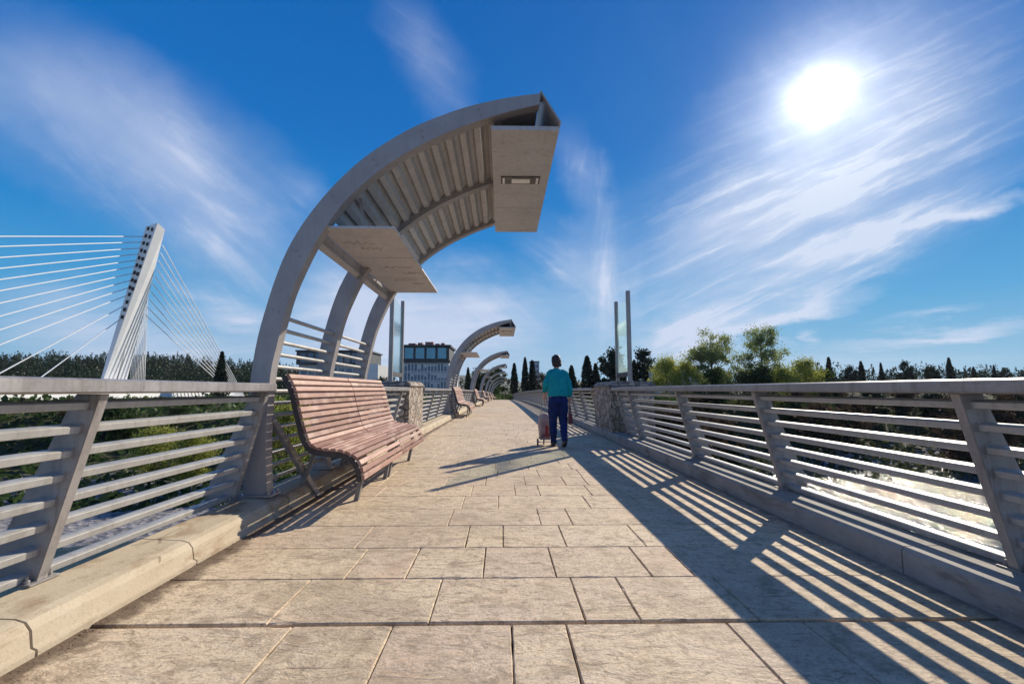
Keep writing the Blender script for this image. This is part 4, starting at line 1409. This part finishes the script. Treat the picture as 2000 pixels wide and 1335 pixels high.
# low flat roofed house on the right bank
fl_ = building('flat_roofed_house', 48, 59, 137, 0, -2.8, 0, 'low house with dark flat roof behind the yellow green trees')
mb = MB(); mb.box((-6.5, 0, 0), (6.5, 9, 10.0)); mb.build('wall', M['bwhite'], fl_)
mb = MB(); mb.box((-7.2, -.9, 10.01), (7.2, 9.6, 10.9)); mb.build('roof', M['bdark'], fl_)
for i in range(5):
    mb = MB(); mb.box((-5.9 + i * 2.45, -.05, 6.2), (-4.3 + i * 2.45, -.01, 8.8)); mb.build('window', M['bglass2'], fl_)
# little tower block over the cypresses
tb = building('tower_block', 17, 21, 262, 0, -2, 0, 'small pale grey tower block rising left of the person behind cypresses')
mb = MB(); mb.box((-2.6, 0, 0), (2.6, 8, 18.6)); mb.build('wall', M['bwall'], tb)
mb = MB(); mb.box((-2.8, -.2, 18.61), (2.8, 8.2, 19.2)); mb.build('roof', M['bdark'], tb)
for fl in range(5):
    for i in range(3):
        mb = MB(); mb.box((-2.1 + i * 1.5, -.05, 3 + fl * 3.1), (-1.1 + i * 1.5, -.01, 4.8 + fl * 3.1)); mb.build('window', M['bglass2'], tb)

# ------------------------------------------------------------------ cable stayed road bridge
rb = empty('cable_stayed_bridge', (-94, 110, -10))
tag(rb, 'white cable stayed road bridge with a leaning pylon on the left', 'bridge')
O = Vector((-94, 110, -10))
def loc(p): return Vector(p) - O
NB = Vector((-95.0, 110, -6)); NT = Vector((-87.9, 110, 41.2))
pl = MB()
# dark face towards the viewer, bright flank towards the river
nb, nt = loc((-98.1, 110.3, -10)), loc((-87.9, 110.3, 40.9))
k0 = loc((-97.2, 109.2, -10)); k1 = loc((-84.2, 109.2, 41.5))
r0 = loc((-97.0, 117.2, -10)); r1 = loc((-84.0, 111.4, 40.6))
b0 = loc((-98.3, 117.6, -10)); b1 = loc((-87.5, 112.2, 40.2))
pl.hexa([nb, k0, r0, b0, nt, k1, r1, b1])
pl.build('pylon', M['pylonface'], rb)
def on_near(t, s):
    a = nb.lerp(nt, t); b_ = k0.lerp(k1, t); return a.lerp(b_, s)
sl = MB()
sl.bar(k0.lerp(r0, .58) + Vector((.02,0,0)), k0.lerp(k1, .60).lerp(r0.lerp(r1, .60), .5) + Vector((.02,0,0)), .10, .42, (0, 1, 0))
sl.build('seam', M['deckside'], rb)
for i in range(13):
    t = .985 - i * .036
    for s in ((.30, .70) if i < 9 else (.5,)):
        c = on_near(t - (.012 if s > .5 else 0), s)
        ho_ = MB()
        ho_.hexa([c + Vector((-.30, -.10, -.42)), c + Vector((.30, -.16, -.42)), c + Vector((.30, .1, -.42)), c + Vector((-.30, .1, -.42)),
                  c + Vector((-.24, -.10, .42)), c + Vector((.36, -.16, .42)), c + Vector((.36, .1, .42)), c + Vector((-.24, .1, .42))])
        ho_.build('anchor_opening', M['dark'], rb)
dk = MB()
dk.box((-101.5 + 94, -70 - 110, -1.6 + 10), (-87.2 + 94, 150 - 110, -.05 + 10))
dk.build('road_deck', M['pylonface'], rb)
dk = MB()
dk.box((-87.15 + 94, -70 - 110, -.9 + 10), (-86.9 + 94, 150 - 110, .62 + 10))
dk.build('parapet', M['white'], rb)
# stays of the main span (from the pylon over the river towards the near side)
tops = [.952, .925, .895, .866, .836, .806, .772, .738, .702, .664, .614, .55]
anch = [-2, 7, 16, 24.5, 32.5, 40, 47.5, 55, 62, 69, 80.5, 90]
for t, ya in zip(tops, anch):
    mb = MB()
    a = nb.lerp(nt, t) + Vector((.4, .1, 0))
    mb.tube([a, loc((-93.6, ya, -.1))], .115, 8)
    mb.build('cable', M['cable'], rb, smooth=True)
# back stays, two fans to the anchor blocks
for side in (0, 1):
    for i in range(10):
        t = .93 - i * .038
        a = r0.lerp(r1, t) + Vector((-.3, .8, 0)) if side == 0 else b0.lerp(b1, t - .02)
        if side == 0: e = loc((-77.3 - i * .66, 139 + i * .56, -1.0))
        else: e = loc((-107.0 - i * .77, 139 + i * .35, -1.0))
        mb = MB(); mb.tube([a, e], .105, 6); mb.build('back_stay', M['cable'], rb, smooth=True)
for x in (-80, -110.5):
    mb = MB(); mb.hexa([loc(p) for p in ((x-5, 136, -9), (x+5, 136, -9), (x+5, 146, -9), (x-5, 146, -9), (x-4, 137, -1.2), (x+4, 137, -1.2), (x+4, 145, -1.2), (x-4, 145, -1.2))])
    mb.build('anchor_block', M['pylonface'], rb)

# ------------------------------------------------------------------ sun, sky, clouds
SX, SZ = 0.752, 0.690          # sun direction: right and up, per metre forward
sund = Vector((SX, 1.0, SZ)).normalized()
elev = math.asin(sund.z); azim = math.atan2(sund.x, sund.y)
sl_ = bpy.data.lights.new('sun', 'SUN'); sl_.energy = 4.9; sl_.angle = R(.53); sl_.color = (1, .90, .74)
so_ = bpy.data.objects.new('sun', sl_); COL.objects.link(so_)
so_.rotation_euler = (-sund).to_track_quat('-Z', 'Y').to_euler()
so_.location = (60, 80, 60)

wd = bpy.data.worlds.new('World'); SC.world = wd; wd.use_nodes = True
nt = wd.node_tree; g = N(nt)
bg = nt.nodes['Background']; bg.inputs[1].default_value = .1
tc = g.n('ShaderNodeTexCoord'); dirv = tc.outputs['Generated']
sky = g.n('ShaderNodeTexSky'); sky.sky_type = 'NISHITA'; sky.sun_disc = False
sky.sun_elevation = elev; sky.sun_rotation = azim
sky.air_density = 1.0; sky.dust_density = .35; sky.ozone_density = 2.5; sky.altitude = 100
sp = g.n('ShaderNodeSeparateXYZ'); g.l(dirv, sp.inputs[0])
X, Y, Z = sp.outputs
# deepen the blue overhead the way a polariser does
sat = g.n('ShaderNodeHueSaturation'); sat.inputs['Saturation'].default_value = 1.45; sat.inputs['Value'].default_value = .82
g.l(sky.outputs[0], sat.inputs['Color'])
gm = g.n('ShaderNodeGamma'); gm.inputs[1].default_value = 1.0
g.l(sat.outputs[0], gm.inputs[0])
base = g.mix(1.0, gm.outputs[0], (.50, .88, 1.12), 'MULTIPLY')
grad = g.ramp(Z, [(0.0, (.235,.47,.66)), (.07, (.17,.43,.67)), (.16, (.060,.345,.66)), (.30, (.006,.225,.60)), (.48, (0,.155,.520)), (.75, (0,.108,.43)), (1.0, (0,.08,.34))])
base = g.mix(.97, base, g.vm('SCALE', grad) if False else g.mix(1.0, grad, (7.9, 7.9, 7.9), 'MULTIPLY'))
yy = g.m('MAXIMUM', Y, .02)
s_ = g.m('DIVIDE', X, yy); t_ = g.m('DIVIDE', Z, yy)
cmb = g.n('ShaderNodeCombineXYZ'); g.l(s_, cmb.inputs[0]); g.l(t_, cmb.inputs[1])
P0 = cmb.outputs[0]
# cloud sheet coordinates: a high flat layer
zz = g.m('MAXIMUM', g.m('ADD', Z, .06), .03)
cp = g.n('ShaderNodeCombineXYZ'); g.l(g.m('DIVIDE', X, zz), cp.inputs[0]); g.l(g.m('DIVIDE', Y, zz), cp.inputs[1])
PL = cp.outputs[0]
w1 = g.noise(PL, .9, 4, .6, out=1)
warp = g.vm('MULTIPLY', g.vm('SUBTRACT', w1, (.5, .5, .5)), (.16, .12, 0))
w2 = g.noise(P0, 7, 5, .65, out=1)
warp2 = g.vm('MULTIPLY', g.vm('SUBTRACT', w2, (.5, .5, .5)), (.09, .06, 0))
PW = g.vm('ADD', g.vm('ADD', P0, warp), warp2)
PF = g.vm('ADD', P0, g.vm('MULTIPLY', warp2, (.30, .30, 0)))
def field(ang, sx, sy, det, off):
    v = g.mapping(PF, (off, off * .37, 0), (0, 0, R(ang)), (1 / sx, 1 / sy, 1), 'TEXTURE')
    return g.noise(v, 1.0, det, .64, .35)
FD = {'r': field(25, 2.4, 26, 8, .3), 'l': field(-38, 2.2, 13, 8, 1.7), 'v': field(84, 3.0, 20, 7, 2.9), 'h': field(5, 2.2, 34, 7, 4.1)}
soft = g.noise(P0, 3.2, 6, .6, .5)
def px(x, y): return ((x - 980) / 889.0, (760 - y) / 889.0)
# cloud streaks: ends, half width and weight in direction space (angles from the bridge axis)
ST = [  # x0, y0, x1, y1, width, weight, fibre amount
    (-260, 20, 330, 300, 120, .46, .15), (40, 90, 620, 500, 105, .48, .25), (200, 330, 640, 620, 95, .40, .55), (0, 200, 500, 420, 110, .18, .5),
    (520, 310, 640, 410, 26, .30, .9),
    (-60, 610, 420, 690, 80, .66, .2), (330, 545, 530, 612, 22, .50, .6), (330, 600, 560, 640, 22, .62, .5), (180, 700, 560, 690, 40, .5, .3),
    (440, 700, 1150, 660, 100, 1.0, .25), (560, 620, 960, 590, 80, .66, .35), (600, 470, 780, 640, 80, .45, .5), (820, 560, 1100, 640, 70, .5, .5),
    (730, -80, 900, 230, 55, .30, .4), (1125, 200, 1175, 420, 38, .36, .5), (1160, 380, 1185, 700, 62, .60, .5),
    (1020, 420, 1200, 620, 55, .30, .8),
    (1120, 730, 1900, 100, 165, .50, .55), (1420, 480, 2150, -60, 190, .50, .5), (1250, 500, 1560, 330, 60, .40, .7), (1230, 560, 2050, 180, 60, .42, .9),
    (1150, 700, 1900, 390, 50, .50, .8), (1560, 520, 2080, 300, 36, .60, .7), (1700, 430, 2120, 350, 13, .8, .5),
    (1240, 690, 1480, 620, 44, .85, .5), (1380, 660, 1740, 510, 18, .85, .6), (1400, 655, 1720, 560, 15, .95, .4), (1480, 500, 1760, 440, 16, .5, .7),
    (1640, 676, 2100, 628, 17, 1.0, .15), (1720, 630, 1960, 588, 12, .40, .7), (1580, 662, 1626, 656, 13, .75, .2), (1520, 668, 1566, 664, 8, .4, .3),
    (1100, 715, 2100, 720, 34, .40, .2),
]
acc = None; accf = {}
for (x0, y0, x1, y1, wd_, amp, fa) in ST:
    a = px(x0, y0); b_ = px(x1, y1)
    c = ((a[0] + b_[0]) / 2, (a[1] + b_[1]) / 2)
    ang = math.atan2(b_[1] - a[1], b_[0] - a[0]); L = math.hypot(b_[0] - a[0], b_[1] - a[1]) / 2 * 1.25
    mp = g.mapping(PW, (c[0], c[1], 0), (0, 0, ang), (L, wd_ * 1.7 / 889, 1), 'TEXTURE')
    gr_ = g.n('ShaderNodeTexGradient'); gr_.gradient_type = 'SPHERICAL'; g.l(mp, gr_.inputs[0])
    f = g.m('MULTIPLY', g.m('POWER', gr_.outputs['Fac'], 1.35), amp)
    dg_ = (math.degrees(ang) + 90) % 180 - 90
    k_ = 'v' if abs(dg_) > 62 else ('l' if dg_ < -14 else ('r' if dg_ > 11 else 'h'))
    acc = f if acc is None else g.m('ADD', acc, f)
    ff = g.m('MULTIPLY', f, fa)
    accf[k_] = g.m('ADD', accf[k_], ff) if k_ in accf else ff
cl = acc
for k_, q in accf.items():
    cl = g.m('ADD', cl, g.m('MULTIPLY', q, g.m('SUBTRACT', g.ramp(FD[k_], [(.36, 0.0), (.50, .32), (.60, .62), (.70, 1.0)]), .45)))
    cl = g.m('ADD', cl, g.m('MULTIPLY', q, g.m('MULTIPLY', g.ramp(FD[k_], [(.50, 0.0), (.66, 1.0)]), .8)))
cl = g.m('MAXIMUM', cl, 0.0)
cl = g.m('MULTIPLY', cl, g.ramp(soft, [(.25, .70), (.65, 1.0)]))
cl = g.m('MULTIPLY', cl, g.ramp(Y, [(.05, 0), (.2, 1)]))
# unseen bright cloud added low behind the camera as fill for the ribs
rear_fill = g.m('MULTIPLY', g.ramp(g.m('MULTIPLY', Y, -1.0), [(.05, 0), (.3, 1)]), g.ramp(Z, [(.0, .85), (.35, .6), (.75, .05)]))
cl = g.m('ADD', cl, g.m('MULTIPLY', rear_fill, g.ramp(g.noise(dirv, 3, 5), [(.3, .35), (.6, .8)])))
cl = g.m('MINIMUM', g.m('MULTIPLY', cl, 1.06), .93)
ca = g.vm('DOT_PRODUCT', g.vm('NORMALIZE', dirv), tuple(sund))
ca = g.m('MAXIMUM', ca, 0.0)
near = g.m('POWER', ca, 14)
ccol = g.mix(near, (4.7, 5.3, 6.8), (5.6, 6.2, 7.4))
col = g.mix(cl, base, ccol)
glow = g.m('ADD', g.m('ADD', g.m('MULTIPLY', g.m('POWER', ca, 5200), 45), g.m('MULTIPLY', g.m('POWER', ca, 1100), 9.0)), g.m('ADD', g.m('MULTIPLY', g.m('POWER', ca, 170), 3.6), g.m('MULTIPLY', g.m('POWER', ca, 16), .30)))
gc = g.vm('SCALE', None) if False else None
glow = g.m('MULTIPLY', glow, g.ramp(g.noise(PF, 9, 5, .6, .8), [(.3, .82), (.7, 1.12)]))
gv = g.n('ShaderNodeCombineXYZ')
g.l(glow, gv.inputs[0]); g.l(g.m('MULTIPLY', glow, .985), gv.inputs[1]); g.l(g.m('MULTIPLY', glow, .95), gv.inputs[2])
col = g.mix(1.0, col, gv.outputs[0], 'ADD')
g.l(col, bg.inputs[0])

# ------------------------------------------------------------------ air
hz_ = MB(); hz_.box((-4200, -300, -14), (4200, 4400, 300))
hm = bpy.data.materials.new('valley_haze'); hm.use_nodes = True
hm.node_tree.nodes.remove(hm.node_tree.nodes['Principled BSDF'])
pvn = hm.node_tree.nodes.new('ShaderNodeVolumePrincipled')
pvn.inputs['Color'].default_value = (.86, .92, 1, 1); pvn.inputs['Density'].default_value = .00004; pvn.inputs['Anisotropy'].default_value = .2
hm.node_tree.links.new(pvn.outputs[0], hm.node_tree.nodes['Material Output'].inputs['Volume'])
tag(hz_.build('haze', hm), kind='stuff')

# ------------------------------------------------------------------ camera
f, vp = 889.0, (980, 760)
yaw = R(1.0); pit = math.atan((vp[1] - 667.5) / f * math.cos(yaw))
cx = vp[0] + f * math.tan(yaw) / math.cos(pit)
cam = bpy.data.cameras.new('camera'); cam.sensor_width = 36; cam.lens = f * 36 / 2000
cam.shift_x = (1000 - cx) / 2000
cam.clip_start = .05; cam.clip_end = 12000
co = bpy.data.objects.new('camera', cam); COL.objects.link(co)
co.location = (0, 0, EYE)
co.rotation_euler = (R(90) + pit, 0, -yaw)
SC.camera = co
SC.view_settings.view_transform = 'Standard'
SC.view_settings.look = 'None'
SC.view_settings.exposure = .35
SC.view_settings.gamma = 1
SC.cycles.max_bounces = 8
SC.cycles.transparent_max_bounces = 12
SC.cycles.sample_clamp_indirect = 6
